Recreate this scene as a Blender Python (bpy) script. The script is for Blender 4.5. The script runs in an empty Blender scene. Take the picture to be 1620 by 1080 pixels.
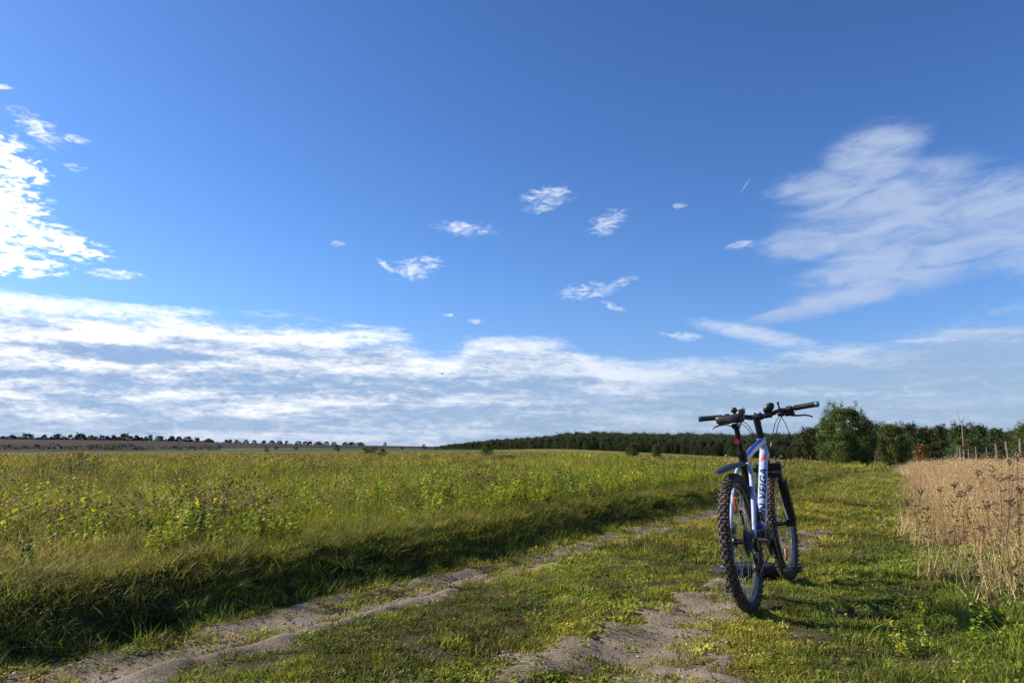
import bpy, bmesh, math, random
import numpy as np
from mathutils import Vector, Matrix

R = math.radians
SC = bpy.context.scene
COL = SC.collection

# ---------------------------------------------------------------- camera, sky, sun, exposure
CAM_H = 0.81
FPX = 1241.0                                   # focal length in pixels of the 1620 px wide photograph
PITCH = math.atan(168 / FPX)
cam = bpy.data.cameras.new('camera')
cam.sensor_fit = 'HORIZONTAL'; cam.sensor_width = 23.5; cam.lens = 23.5 * FPX / 1620
cam.clip_start = 0.05; cam.clip_end = 20000
cam_o = bpy.data.objects.new('camera', cam); COL.objects.link(cam_o)
cam_o.location = (0, 0, CAM_H); cam_o.rotation_euler = (R(90) + PITCH, 0, 0)
SC.camera = cam_o

SUN_EL = 31.0
SUN_AZ = -76.0                                  # degrees clockwise from +Y
sun = bpy.data.lights.new('sun', 'SUN'); sun.energy = 5.0; sun.angle = R(0.53); sun.color = (1.0, 0.90, 0.74)
sun_o = bpy.data.objects.new('sun', sun); COL.objects.link(sun_o)
_sd = Vector((math.sin(R(SUN_AZ)) * math.cos(R(SUN_EL)), math.cos(R(SUN_AZ)) * math.cos(R(SUN_EL)), math.sin(R(SUN_EL))))
sun_o.rotation_euler = _sd.to_track_quat('Z', 'Y').to_euler()
sun_o.location = _sd * 50

vs = SC.view_settings
SC.display_settings.display_device = 'sRGB'
vs.view_transform = 'Standard'; vs.look = 'None'; vs.exposure = 0.66; vs.gamma = 1.0; vs.use_curve_mapping = False
SC.cycles.max_bounces = 4; SC.cycles.diffuse_bounces = 2; SC.cycles.glossy_bounces = 2
SC.cycles.transmission_bounces = 3; SC.cycles.transparent_max_bounces = 4
SC.cycles.use_denoising = True
SC.cycles.caustics_reflective = False; SC.cycles.caustics_refractive = False

_c, _s = math.cos(PITCH), math.sin(PITCH)
def ray(px, py):
    u = (px - 810) / FPX; v = (py - 540) / FPX
    return (u, _c + v * _s, _s - v * _c)
def azel(px, py):
    r = ray(px, py)
    return math.degrees(math.atan2(r[0], r[1])), math.degrees(math.atan2(r[2], math.hypot(r[0], r[1])))
def at(px, py, Y):
    r = ray(px, py); t = Y / r[1]
    return Vector((r[0] * t, Y, CAM_H + r[2] * t))

# ---------------------------------------------------------------- node expression helper
class E:
    def __init__(s, nt, sock): s.nt = nt; s.k = sock
    def _m(s, op, *a, clamp=False):
        n = s.nt.nodes.new('ShaderNodeMath'); n.operation = op; n.use_clamp = clamp
        for i, x in enumerate((s,) + a):
            if isinstance(x, E): s.nt.links.new(x.k, n.inputs[i])
            else: n.inputs[i].default_value = x
        return E(s.nt, n.outputs[0])
    def __add__(s, o): return s._m('ADD', o)
    def __radd__(s, o): return s._m('ADD', o)
    def __sub__(s, o): return s._m('SUBTRACT', o)
    def __rsub__(s, o): return s._m('MULTIPLY', -1.0)._m('ADD', o)
    def __mul__(s, o): return s._m('MULTIPLY', o)
    def __rmul__(s, o): return s._m('MULTIPLY', o)
    def __truediv__(s, o): return s._m('DIVIDE', o)
    def mx(s, o): return s._m('MAXIMUM', o)
    def mn(s, o): return s._m('MINIMUM', o)
    def clamp(s): return s._m('ADD', 0.0, clamp=True)
    def smooth(s, lo, hi):
        n = s.nt.nodes.new('ShaderNodeMapRange'); n.interpolation_type = 'SMOOTHSTEP'
        s.nt.links.new(s.k, n.inputs[0]); n.inputs[1].default_value = lo; n.inputs[2].default_value = hi
        return E(s.nt, n.outputs[0])
def mixc(nt, f, a, b, mode='MIX'):
    n = nt.nodes.new('ShaderNodeMix'); n.data_type = 'RGBA'; n.blend_type = mode
    for i, x in ((0, f), (6, a), (7, b)):
        if isinstance(x, E): nt.links.new(x.k, n.inputs[i])
        elif isinstance(x, tuple): n.inputs[i].default_value = (*x[:3], 1)
        else: n.inputs[i].default_value = x
    return E(nt, n.outputs[2])
def comb(nt, x, y, z=0.0):
    n = nt.nodes.new('ShaderNodeCombineXYZ')
    for i, v in enumerate((x, y, z)):
        if isinstance(v, E): nt.links.new(v.k, n.inputs[i])
        else: n.inputs[i].default_value = v
    return E(nt, n.outputs[0])
def noise(nt, vec, scale, detail=4.0, rough=0.55, dist=0.0):
    n = nt.nodes.new('ShaderNodeTexNoise'); n.inputs['Scale'].default_value = scale
    n.inputs['Detail'].default_value = detail; n.inputs['Roughness'].default_value = rough; n.inputs['Distortion'].default_value = dist
    if vec is not None: nt.links.new(vec.k, n.inputs['Vector'])
    return E(nt, n.outputs[0])
def fcurve(nt, x, pts, x0, x1):
    n = nt.nodes.new('ShaderNodeFloatCurve'); cv = n.mapping.curves[0]
    ps = [((a - x0) / (x1 - x0), b) for a, b in pts]
    while len(cv.points) < len(ps): cv.points.new(0.5, 0.5)
    for p, q in zip(cv.points, ps): p.location = q; p.handle_type = 'AUTO_CLAMPED'
    n.mapping.update()
    nt.links.new(((x - x0) / (x1 - x0)).clamp().k, n.inputs['Value'])
    return E(nt, n.outputs[0])

# ---------------------------------------------------------------- world: clear blue sky with cloud
def build_world():
    w = bpy.data.worlds.new('World'); SC.world = w; w.use_nodes = True
    nt = w.node_tree; nt.nodes.clear()
    out = nt.nodes.new('ShaderNodeOutputWorld'); bg = nt.nodes.new('ShaderNodeBackground')
    nt.links.new(bg.outputs[0], out.inputs[0])
    sky = nt.nodes.new('ShaderNodeTexSky'); sky.sky_type = 'NISHITA'; sky.sun_disc = False
    sky.sun_elevation = R(SUN_EL); sky.sun_rotation = R(SUN_AZ); sky.altitude = 100
    sky.air_density = 1.0; sky.dust_density = 0.6; sky.ozone_density = 2.2
    skc = E(nt, sky.outputs[0])
    tc = nt.nodes.new('ShaderNodeTexCoord'); sx = nt.nodes.new('ShaderNodeSeparateXYZ')
    nt.links.new(tc.outputs['Generated'], sx.inputs[0])
    x, y, z = (E(nt, sx.outputs[i]) for i in range(3))
    az = x._m('ARCTAN2', y) * (180 / math.pi)
    el = z._m('ARCSINE') * (180 / math.pi)
    zz = z.mx(0.0) + 0.075
    p = comb(nt, x / zz, y / zz, 0.0)
    ang = comb(nt, az * 0.1, el * 0.1, 0.0)
    # camera-like rendition of the sky: deeper, more saturated blue
    skc = mixc(nt, 1.0, skc, (0.080, 0.093, 0.130), 'MULTIPLY')
    gm = nt.nodes.new('ShaderNodeGamma'); gm.inputs[1].default_value = 1.25; nt.links.new(skc.k, gm.inputs[0])
    skc = mixc(nt, 1.0, E(nt, gm.outputs[0]), mixc(nt, el.smooth(0.0, 14.0), (11.2, 10.6, 10.6), (10.4, 11.9, 10.9)), 'MULTIPLY')
    # cloud fields
    n1 = noise(nt, p, 1.3, 7, 0.60, 0.4)                      # broad, perspective-true
    st = comb(nt, az * 0.09 + el * 0.05, el * 0.55, 2.0)      # streaks along the horizon
    n2 = noise(nt, st, 2.2, 6, 0.58, 0.3)
    fl = comb(nt, az * 0.42 + el * 0.2, el * 1.25 - az * 0.04, 5.0)
    n3 = noise(nt, fl, 2.1, 6, 0.58, 0.5)                     # flecks
    av = comb(nt, az, el, 0.0)
    fw = comb(nt, az * 0.62 + el * 0.5, el * 1.7 - az * 0.16, 3.0)
    n5 = noise(nt, fw, 1.5, 5, 0.54, 1.1)                     # wisps
    def blob(px, py, rx, ry, rot=0.0, k=1.0):
        """squared distance from a cloud patch's centre, in units of its half widths"""
        a0, e0 = azel(px, py)
        a1 = azel(px + 1, py)[0] - a0; e1 = e0 - azel(px, py + 1)[1]
        n = nt.nodes.new('ShaderNodeMapping'); n.vector_type = 'TEXTURE'
        n.inputs['Location'].default_value = (a0, e0, 0); n.inputs['Rotation'].default_value = (0, 0, R(rot)); n.inputs['Scale'].default_value = (rx * a1, ry * e1, 1)
        nt.links.new(av.k, n.inputs['Vector'])
        d = nt.nodes.new('ShaderNodeVectorMath'); d.operation = 'DOT_PRODUCT'; nt.links.new(n.outputs[0], d.inputs[0]); nt.links.new(n.outputs[0], d.inputs[1])
        return E(nt, d.outputs['Value'])
    def union(L):
        m = L[0]
        for q in L[1:]: m = m.mn(q)
        return (1.0 - m).mx(-3.0)
    # small cloudlets, altocumulus at the left, cirrus at the right
    small = union([blob(868, 312, 50, 20, 6), blob(858, 328, 34, 10, 8), blob(738, 362, 58, 14, -4), blob(658, 424, 46, 22, 10), blob(610, 420, 26, 6, -35), blob(960, 352, 40, 20, 20),
                   blob(930, 462, 52, 18, 4), blob(966, 484, 30, 7, -22), blob(1168, 388, 36, 9), blob(535, 385, 16, 6), blob(1075, 326, 18, 6), blob(1080, 532, 42, 9, -8), blob(752, 508, 16, 6),
                   blob(708, 498, 11, 4), blob(180, 433, 60, 10, 0), blob(118, 220, 28, 9), blob(120, 265, 22, 8), blob(60, 205, 60, 24, -25), blob(8, 140, 22, 8), blob(985, 446, 30, 8, 12)])
    d_small = (small * 0.62 + (n5 - 0.5) * 2.8).smooth(0.0, 1.3) * small.smooth(-0.8, 0.9) * 0.80
    left = union([blob(-5, 345, 90, 92, 0), blob(72, 374, 112, 26, -14), blob(-20, 240, 85, 45, -10), blob(20, 415, 100, 24, 0), blob(-160, 330, 190, 150, 0), blob(30, 265, 60, 26, 0)])
    d_left = (left * 0.60 + (n3 - 0.5) * 2.6 + (n5 - 0.5) * 2.2).smooth(-0.1, 0.85) * left.smooth(-0.5, 0.5)
    ci_v = comb(nt, az * 0.13 + el * 0.06, el * 0.46 - az * 0.045, 9.0)
    n4 = noise(nt, ci_v, 1.9, 6, 0.50, 0.9)
    ci = union([blob(1410, 330, 215, 110, 0), blob(1385, 245, 110, 60, 10), blob(1560, 340, 200, 85, 8), blob(1340, 470, 210, 26, 10), blob(1410, 420, 190, 70, 8), blob(1275, 385, 90, 40, 0), blob(1300, 300, 110, 40, 0), blob(1700, 350, 260, 110, 8)])
    d_ci = (ci * 0.95 + (n4 - 0.5) * 1.9 + (n5 - 0.5) * 0.5).smooth(-0.1, 1.25) * ci.smooth(-0.15, 0.8) * 0.78
    # the long bank of cloud above the horizon
    pts = [(-70, 9.0), (-33.6, 9.3), (-24.6, 9.15), (-17.2, 8.95), (-12, 8.4), (-8.5, 8.3), (-5.1, 6.9), (-2.3, 7.9), (2.0, 7.9), (5.5, 7.0), (8.7, 5.9), (12.9, 6.2), (17.5, 6.4), (20.0, 6.9), (23.7, 7.0), (28, 7.6), (32.8, 8.3), (70, 8.6)]
    edge = fcurve(nt, az, [(a, b / 10) for a, b in pts], -70, 70) * 10
    sl = comb(nt, az * 0.045 + el * 0.02, el * 0.34, 12.0)      # long soft layers
    n6 = noise(nt, sl, 2.4, 5, 0.52, 0.3)
    dep = edge - el + (n6 - 0.5) * 3.0 + (n2 - 0.5) * 1.6 + (n3 - 0.5) * 1.0 + (n5 - 0.5) * 0.9
    strk = union([blob(1200, 530, 110, 14, -14)])
    dep = dep.mx(strk * 0.8 + (n3 - 0.5) * 1.4)
    cover = dep.smooth(-0.4, 1.3)
    gaps = (n2 * 0.5 + n6 * 0.5).smooth(0.34, 0.52)
    low = el.smooth(0.5, 4.0)
    sunny = (az * -1.0).smooth(-32.0, 34.0)
    d_band = cover * (gaps * (0.45 - low * 0.30) + 0.55 + low * 0.30) * (0.86 + 0.13 * sunny)
    rim = 1.0 - ((edge - el) / (1.6 + sunny * 1.5)).clamp()
    brt = (rim * 0.95 + (n6 - 0.5) * 2.6 + (n2 - 0.5) * 1.3 + (n3 - 0.5) * 1.1 + (n5 - 0.5) * 0.9 + 0.16).smooth(-0.25, 1.15)
    brt = brt * (0.55 + 0.45 * low)
    lit = mixc(nt, sunny, (0.45, 0.53, 0.67), (1.10, 1.08, 1.04))
    shade = mixc(nt, sunny, (0.265, 0.375, 0.54), (0.235, 0.35, 0.55))
    bandc = mixc(nt, brt, shade, lit)
    CL = 1.0 / 0.10                                              # cloud radiance relative to the background strength
    def up(c): return mixc(nt, 1.0, c, (CL, CL, CL), 'MULTIPLY')
    c = mixc(nt, d_ci.clamp(), skc, up(mixc(nt, 0.0, (0.40, 0.48, 0.64), (1, 1, 1))))
    c = mixc(nt, d_small.clamp(), c, up(mixc(nt, sunny, (0.48, 0.56, 0.72), (0.95, 0.98, 1.02))))
    c = mixc(nt, d_left.clamp(), c, up(mixc(nt, 0.0, (1.3, 1.3, 1.3), (1, 1, 1))))
    c = mixc(nt, d_band.clamp(), c, up(bandc))
    # a short vapour trail
    a0, e0 = azel(1181, 292)
    tr = union([blob(1179, 294, 17, 1.3, 52)]).clamp() * 0.22
    c = mixc(nt, tr, c, up(mixc(nt, 0.0, (0.8, 0.85, 0.95), (1, 1, 1))))
    nt.links.new(c.k, bg.inputs[0]); bg.inputs[1].default_value = 0.082
    try:
        w.cycles.sampling_method = 'MANUAL'; w.cycles.sample_map_resolution = 512
    except Exception: pass
build_world()

# ---------------------------------------------------------------- numpy helpers
rng = np.random.default_rng(7)
def sstep(a, b, x):
    t = np.clip((x - a) / (b - a), 0, 1); return t * t * (3 - 2 * t)
def vnoise(x, y, scale, seed=0):
    x = np.asarray(x, float) * scale; y = np.asarray(y, float) * scale
    xi = np.floor(x).astype(np.int64); yi = np.floor(y).astype(np.int64); xf = x - xi; yf = y - yi
    def h(i, j):
        n = (i * 374761393 + j * 668265263 + seed * 1442695041) & 0x7fffffff
        n = ((n ^ (n >> 13)) * 1274126177) & 0x7fffffff
        return ((n ^ (n >> 16)) & 0xffff) / 65535.0
    u = xf * xf * (3 - 2 * xf); v = yf * yf * (3 - 2 * yf)
    return (h(xi, yi) * (1 - u) + h(xi + 1, yi) * u) * (1 - v) + (h(xi, yi + 1) * (1 - u) + h(xi + 1, yi + 1) * u) * v
def fbm(x, y, scale, seed=0, o=3):
    t = 0; a = 0.5; n = 0
    for k in range(o): t = t + a * vnoise(x, y, scale * 2 ** k, seed + 17 * k); n += a; a *= 0.5
    return t / n

# ---------------------------------------------------------------- terrain
TY = np.array([-40, 4, 14, 28, 45, 62, 90, 140.])
TX = np.array([-25.3, 0.045, 5.8, 12.6, 20.5, 30.5, 52, 95.])
RUT = 0.785
def track_s(x, y):
    xc = np.interp(y, TY, TX); sl = (np.interp(y + .3, TY, TX) - np.interp(y - .3, TY, TX)) / .6
    return (x - xc) / np.sqrt(1 + sl * sl)
def wob(y): return (vnoise(y, y * 0 + 3, 0.5, 5) - .5) * 0.16
def terrain(x, y, fine=True):
    x = np.asarray(x, float); y = np.asarray(y, float)
    r = np.hypot(x, y); a = np.degrees(np.arctan2(x, y))
    s = track_s(x, y) + wob(y)
    near = 1 - sstep(40, 80, r)
    z = 0.21 * sstep(1.17, 1.58, -s) * near
    z = z + near * (0.03 * np.exp(-(s / 0.42) ** 2) - 0.035 * np.exp(-((np.abs(s) - RUT) / 0.17) ** 2))
    z = z + near * 0.05 * sstep(1.6, 2.6, s)
    if fine:
        z = z + near * (0.03 * (fbm(x, y, 1.7, 11) - .5) + 0.030 * (fbm(x, y, 4.2, 12, 2) - .5)) + (1 - near) * 0.25 * (fbm(x, y, 0.03, 21) - .5)
        z = z + near * 0.10 * (fbm(x, y, 0.22, 31) - .5) * sstep(1.8, 4, np.abs(s))
    # the land falls away gently to the right
    wr = sstep(4, 22, a) * (1 - sstep(120, 170, a))
    z = z - 0.0165 * np.clip(r - 12, 0, 150) * wr
    z = z - 0.007 * np.clip(r - 14, 0, 40) * (1 - wr) * sstep(-170, -120, a)
    # low knoll of meadow in front of the wood
    z = z + 0.75 * np.exp(-((a - 2.5) / 6.0) ** 2) * np.exp(-((r - 190) / 70.0) ** 2)
    # hill with ploughed field and tree-lined ridge on the left
    rid = np.interp(a, [-180, -60, -33.5, -24, -12.5, -6, -2, 4, 180], [9, 10.2, 9.8, 8.4, 4.0, 2.7, 2.2, 1.2, 1.2])
    z = z + rid * sstep(170, 1000, r) * (1 - 0.6 * sstep(1050, 2200, r))
    return z
def tz(x, y): return float(terrain(np.array([x]), np.array([y]))[0])
def hit(px, py, dmin=1.5):
    r = ray(px, py); t = np.geomspace(dmin, 3000, 6000)
    X = r[0] * t; Y = r[1] * t; Z = CAM_H + r[2] * t
    d = Z - terrain(X, Y); k = np.argmax(d < 0)
    return Vector((X[k], Y[k], float(terrain(X[k:k+1], Y[k:k+1])[0])))
def on(px, dist):
    """a point on the ground in the direction of column px at that forward distance"""
    x = (px - 810) / FPX * dist * _c + 0.0
    x = (px - 810) / FPX * (dist * _c + (0 - CAM_H) * _s)
    return Vector((x, dist, tz(x, dist)))

# ---------------------------------------------------------------- mesh helpers
def fast_mesh(me, V, F):
    k = F.shape[1]; me.vertices.add(len(V)); me.vertices.foreach_set('co', np.ascontiguousarray(V, np.float32).ravel())
    me.loops.add(F.size); me.loops.foreach_set('vertex_index', np.ascontiguousarray(F, np.int32).ravel())
    me.polygons.add(len(F)); me.polygons.foreach_set('loop_start', np.arange(0, F.size, k, dtype=np.int32))
    me.update(calc_edges=True); me.validate()
def mesh_obj(name, V, F, mat, parent=None, smooth=None, mats=None, midx=None):
    me = bpy.data.meshes.new(name)
    if isinstance(V, np.ndarray) and isinstance(F, np.ndarray):
        fast_mesh(me, V, F)
    else: me.from_pydata([tuple(v) for v in V], [], [tuple(f) for f in F])
    if mats:
        for m in mats: me.materials.append(m)
        if midx is not None: me.polygons.foreach_set('material_index', midx)
    elif mat: me.materials.append(mat)
    if smooth is not None and len(me.polygons):
        me.polygons.foreach_set('use_smooth', [True] * len(me.polygons))
        me.set_sharp_from_angle(angle=R(smooth))
    me.update()
    o = bpy.data.objects.new(name, me); COL.objects.link(o)
    if parent: o.parent = parent
    return o
def empty(name, loc=(0, 0, 0), rot=(0, 0, 0)):
    o = bpy.data.objects.new(name, None); COL.objects.link(o)
    o.location = loc; o.rotation_euler = rot; o.empty_display_size = 0.2
    return o
def tag(o, label=None, cat=None, group=None, kind=None):
    if label: o['label'] = label
    if cat: o['category'] = cat
    if group: o['group'] = group
    if kind: o['kind'] = kind
    return o
class MB:
    """collects several shapes into one mesh"""
    def __init__(s): s.V = []; s.F = []
    def add(s, V, F):
        n = len(s.V); s.V += [Vector(v) for v in V]; s.F += [tuple(i + n for i in f) for f in F]; return s
    def tube(s, path, r, n=10, caps=True, squash=None):
        P = [Vector(p) for p in path]; k = len(P); rr = r if isinstance(r, (list, tuple)) else [r] * k
        V = []; prev = None
        for i in range(k):
            t = (P[min(i + 1, k - 1)] - P[max(i - 1, 0)]).normalized()
            if prev is None:
                ref = Vector((0, 0, 1)) if abs(t.z) < 0.9 else Vector((1, 0, 0))
                a = (ref - t * ref.dot(t)).normalized()
            else: a = (prev - t * prev.dot(t)).normalized()
            prev = a; b = t.cross(a)
            for j in range(n):
                th = 2 * math.pi * j / n
                q = squash or (1, 1)
                V.append(P[i] + (a * math.cos(th) * q[0] + b * math.sin(th) * q[1]) * rr[i])
        F = [(i * n + j, i * n + (j + 1) % n, (i + 1) * n + (j + 1) % n, (i + 1) * n + j) for i in range(k - 1) for j in range(n)]
        if caps: F += [tuple(range(n - 1, -1, -1)), tuple(range((k - 1) * n, k * n))]
        return s.add(V, F)
    def lathe(s, prof, c=(0, 0, 0), axis='Y', n=32, closed=False):
        V = []; k = len(prof); c = Vector(c)
        for j in range(n):
            th = 2 * math.pi * j / n; ct, stt = math.cos(th), math.sin(th)
            for (r, h) in prof:
                V.append(c + (Vector((r * ct, h, r * stt)) if axis == 'Y' else Vector((r * ct, r * stt, h)) if axis == 'Z' else Vector((h, r * ct, r * stt))))
        F = []
        for j in range(n):
            for i in range(k if closed else k - 1):
                a = j * k + i; b = j * k + (i + 1) % k; d = ((j + 1) % n) * k + i; e = ((j + 1) % n) * k + (i + 1) % k
                F.append((a, b, e, d))
        if not closed:
            F += [tuple(j * k for j in range(n - 1, -1, -1)), tuple(j * k + k - 1 for j in range(n))]
        return s.add(V, F)
    def box(s, c, size, M=None, bev=0.0):
        bm = bmesh.new(); bmesh.ops.create_cube(bm, size=1.0)
        for v in bm.verts: v.co = Vector((v.co.x * size[0], v.co.y * size[1], v.co.z * size[2]))
        if bev: bmesh.ops.bevel(bm, geom=bm.edges[:], offset=bev, segments=2, affect='EDGES', profile=0.5)
        bm.verts.index_update()
        V = [Vector(c) + ((M @ v.co) if M else v.co) for v in bm.verts]; F = [tuple(v.index for v in f.verts) for f in bm.faces]
        bm.free(); return s.add(V, F)
    def ball(s, c, r, n=8, M=None):
        rx, ry, rz = r if isinstance(r, (list, tuple)) else (r, r, r); V = []; F = []
        m = n // 2 + 1
        for i in range(m + 1):
            ph = math.pi * i / m
            for j in range(n):
                th = 2 * math.pi * j / n
                q = Vector((rx * math.sin(ph) * math.cos(th), ry * math.sin(ph) * math.sin(th), rz * math.cos(ph)))
                V.append(Vector(c) + ((M @ q) if M else q))
        for i in range(m):
            for j in range(n):
                F.append((i * n + j, (i + 1) * n + j, (i + 1) * n + (j + 1) % n, i * n + (j + 1) % n))
        return s.add(V, F)
    def build(s, name, mat, parent=None, smooth=38):
        return mesh_obj(name, s.V, s.F, mat, parent, smooth)

# ---------------------------------------------------------------- materials
MATS = {}
def new_mat(name):
    m = bpy.data.materials.new(name); m.use_nodes = True; nt = m.node_tree
    b = nt.nodes['Principled BSDF']; MATS[name] = m
    return m, nt, b
def plain(name, col, rough=0.5, metal=0.0, var=0.12, scale=40.0, spec=0.5, coat=0.0, dirt=None, bump=0.0):
    m, nt, b = new_mat(name)
    tc = nt.nodes.new('ShaderNodeTexCoord'); v = E(nt, tc.outputs['Object'])
    n = noise(nt, v, scale, 4)
    c = mixc(nt, n.smooth(0.3, 0.7), tuple(k * (1 - var) for k in col), tuple(min(1, k * (1 + var)) for k in col))
    r = n * 0.25 + (rough - 0.12)
    if dirt:
        d = noise(nt, v, dirt[2], 5, 0.65).smooth(dirt[1], dirt[1] + 0.2)
        c = mixc(nt, d, c, dirt[0]); r = r.mx(d * 0.85)
    nt.links.new(c.k, b.inputs['Base Color']); nt.links.new(r.k, b.inputs['Roughness'])
    b.inputs['Metallic'].default_value = metal; b.inputs['Specular IOR Level'].default_value = spec; b.inputs['Coat Weight'].default_value = coat
    if bump:
        bn = nt.nodes.new('ShaderNodeBump'); bn.inputs['Strength'].default_value = bump; bn.inputs['Distance'].default_value = 0.002
        nt.links.new(n.k, bn.inputs['Height']); nt.links.new(bn.outputs[0], b.inputs['Normal'])
    return m
def foliage(name, col, transl=0.4, var=0.45, inst=False, straw=0.0, tcol=(1.25, 1.2, 0.6), gloss=0.16, hue=0.03):
    m, nt, b = new_mat(name)
    out = nt.nodes['Material Output']
    g = nt.nodes.new('ShaderNodeNewGeometry'); rnd = E(nt, g.outputs['Random Per Island'])
    if inst:
        a = nt.nodes.new('ShaderNodeAttribute'); a.attribute_type = 'INSTANCER'; a.attribute_name = 'icol'; base = E(nt, a.outputs['Color'])
    else:
        oi = nt.nodes.new('ShaderNodeObjectInfo')
        h0 = nt.nodes.new('ShaderNodeHueSaturation'); h0.inputs['Color'].default_value = (*col, 1)
        nt.links.new((E(nt, oi.outputs['Random']) * 0.05 + 0.475).k, h0.inputs['Hue'])
        nt.links.new((E(nt, oi.outputs['Random']) * 0.4 + 0.8).k, h0.inputs['Value']); base = E(nt, h0.outputs[0])
    h = nt.nodes.new('ShaderNodeHueSaturation'); nt.links.new(base.k, h.inputs['Color'])
    r2 = (rnd * 7.31)._m('FRACT'); r3 = (rnd * 23.7)._m('FRACT')
    nt.links.new((r2 * (2 * hue) + (0.5 - hue)).k, h.inputs['Hue'])
    nt.links.new((rnd * (2 * var) + (1 - var)).k, h.inputs['Value'])
    c = E(nt, h.outputs[0])
    if straw: c = mixc(nt, r3.smooth(1 - straw, 1 - straw + 0.02) * 0.85, c, (0.30, 0.22, 0.10))
    nt.links.new(c.k, b.inputs['Base Color']); b.inputs['Roughness'].default_value = 0.55; b.inputs['Specular IOR Level'].default_value = gloss
    t = nt.nodes.new('ShaderNodeBsdfTranslucent'); nt.links.new(mixc(nt, 1.0, c, tcol, 'MULTIPLY').k, t.inputs['Color'])
    mx = nt.nodes.new('ShaderNodeMixShader'); mx.inputs[0].default_value = transl
    nt.links.new(b.outputs[0], mx.inputs[1]); nt.links.new(t.outputs[0], mx.inputs[2]); nt.links.new(mx.outputs[0], out.inputs[0])
    return m

M_grass = foliage('grass_blades', (0.1, 0.1, 0.1), 0.30, 0.50, inst=True, straw=0.12)
M_dry = foliage('dry_grass', (0.1, 0.1, 0.1), 0.28, 0.45, inst=True, tcol=(1.15, 1.0, 0.75))
M_herb = foliage('herb_leaves', (0.1, 0.1, 0.1), 0.34, 0.45, inst=True)
M_bark = plain('bark', (0.09, 0.07, 0.05), 0.9, var=0.4, scale=9, bump=0.6)

def ground_material():
    m, nt, b = new_mat('ground_turf')
    a = nt.nodes.new('ShaderNodeAttribute'); a.attribute_name = 'Col'; base = E(nt, a.outputs['Color'])
    g = nt.nodes.new('ShaderNodeNewGeometry'); pos = E(nt, g.outputs['Position'])
    n1 = noise(nt, pos, 9.0, 6, 0.7); n2 = noise(nt, pos, 0.35, 5, 0.6)
    c = mixc(nt, 1.0, base, mixc(nt, n1.smooth(0.25, 0.75), (0.55, 0.55, 0.6), (1.35, 1.35, 1.2)), 'MULTIPLY')
    c = mixc(nt, 1.0, c, mixc(nt, n2.smooth(0.3, 0.7), (0.78, 0.82, 0.8), (1.2, 1.15, 1.1)), 'MULTIPLY')
    nt.links.new(c.k, b.inputs['Base Color']); b.inputs['Roughness'].default_value = 0.95; b.inputs['Specular IOR Level'].default_value = 0.1
    bn = nt.nodes.new('ShaderNodeBump'); bn.inputs['Strength'].default_value = 0.7; bn.inputs['Distance'].default_value = 0.03
    nt.links.new(n1.k, bn.inputs['Height']); nt.links.new(bn.outputs[0], b.inputs['Normal'])
    return m
def soil_material():
    m, nt, b = new_mat('sandy_soil')
    g = nt.nodes.new('ShaderNodeNewGeometry'); pos = E(nt, g.outputs['Position'])
    n1 = noise(nt, pos, 3.0, 6, 0.65); n2 = noise(nt, pos, 55.0, 5, 0.7); n3 = noise(nt, pos, 260.0, 3, 0.6)
    c = mixc(nt, n1.smooth(0.3, 0.7), (0.235, 0.180, 0.132), (0.375, 0.300, 0.228))
    c = mixc(nt, n2.smooth(0.52, 0.72) * 0.6, c, (0.13, 0.10, 0.075))
    c = mixc(nt, n3.smooth(0.60, 0.72) * 0.5, c, (0.46, 0.39, 0.31))
    nt.links.new(c.k, b.inputs['Base Color']); b.inputs['Roughness'].default_value = 0.95; b.inputs['Specular IOR Level'].default_value = 0.15
    bn = nt.nodes.new('ShaderNodeBump'); bn.inputs['Strength'].default_value = 1.0; bn.inputs['Distance'].default_value = 0.03
    nt.links.new((n2 * 0.7 + n3 * 0.25 + n1 * 1.2).k, bn.inputs['Height']); nt.links.new(bn.outputs[0], b.inputs['Normal'])
    return m
M_ground = ground_material(); M_soil = soil_material()

# ---------------------------------------------------------------- ground sheet
def ground_color(x, y):
    r = np.hypot(x, y); a = np.degrees(np.arctan2(x, y)); s = track_s(x, y)
    def C(*c): return np.array(c)[None, :]
    def mix(A, B, t): return A * (1 - t[:, None]) + B * t[:, None]
    n = fbm(x, y, 0.25, 3); nf = fbm(x, y * 0.4, 0.02, 8)
    verge = C(0.070, 0.058, 0.030) * np.ones((len(x), 1))
    col = mix(verge, C(0.070, 0.070, 0.018), sstep(-1.2, -2.0, s) if False else sstep(1.2, 2.0, -s))
    far = sstep(18, 60, r)
    field = mix(C(0.190, 0.170, 0.030), C(0.140, 0.150, 0.026), sstep(.35, .65, nf))
    col = mix(col, field, far * sstep(1.2, 2.0, np.abs(s)))
    dry = C(0.30, 0.21, 0.11)
    edge = 1.55 + 0.5 * n
    col = mix(col, dry * 0.6, sstep(0, .7, s - edge) * (1 - sstep(60, 90, r)))
    # beyond the meadow: green strips, ploughed hill, pale slope by the wood
    left = 1 - sstep(-3, 3, a)
    col = mix(col, C(0.085, 0.130, 0.022), sstep(75, 85, r + 10 * nf) * left)
    col = mix(col, C(0.045, 0.060, 0.020), sstep(120, 128, r + 15 * nf) * left * (1 - sstep(150, 160, r)))
    col = mix(col, C(0.075, 0.120, 0.020), sstep(160, 170, r) * left * sstep(16, 20, -a))
    col = mix(col, C(0.038, 0.027, 0.024), sstep(235, 260, r - 3 * (a + 20)) * left)
    col = mix(col, C(0.16, 0.14, 0.085), np.exp(-((r - 330 - 6 * (a + 16)) / 26) ** 2) * left * sstep(-26, -20, a) * (1 - sstep(-8, -5, a)))
    col = mix(col, C(0.160, 0.155, 0.036), sstep(70, 110, r) * (1 - left) * (1 - sstep(12, 18, a)))
    return np.clip(col, 0, 1)
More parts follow.
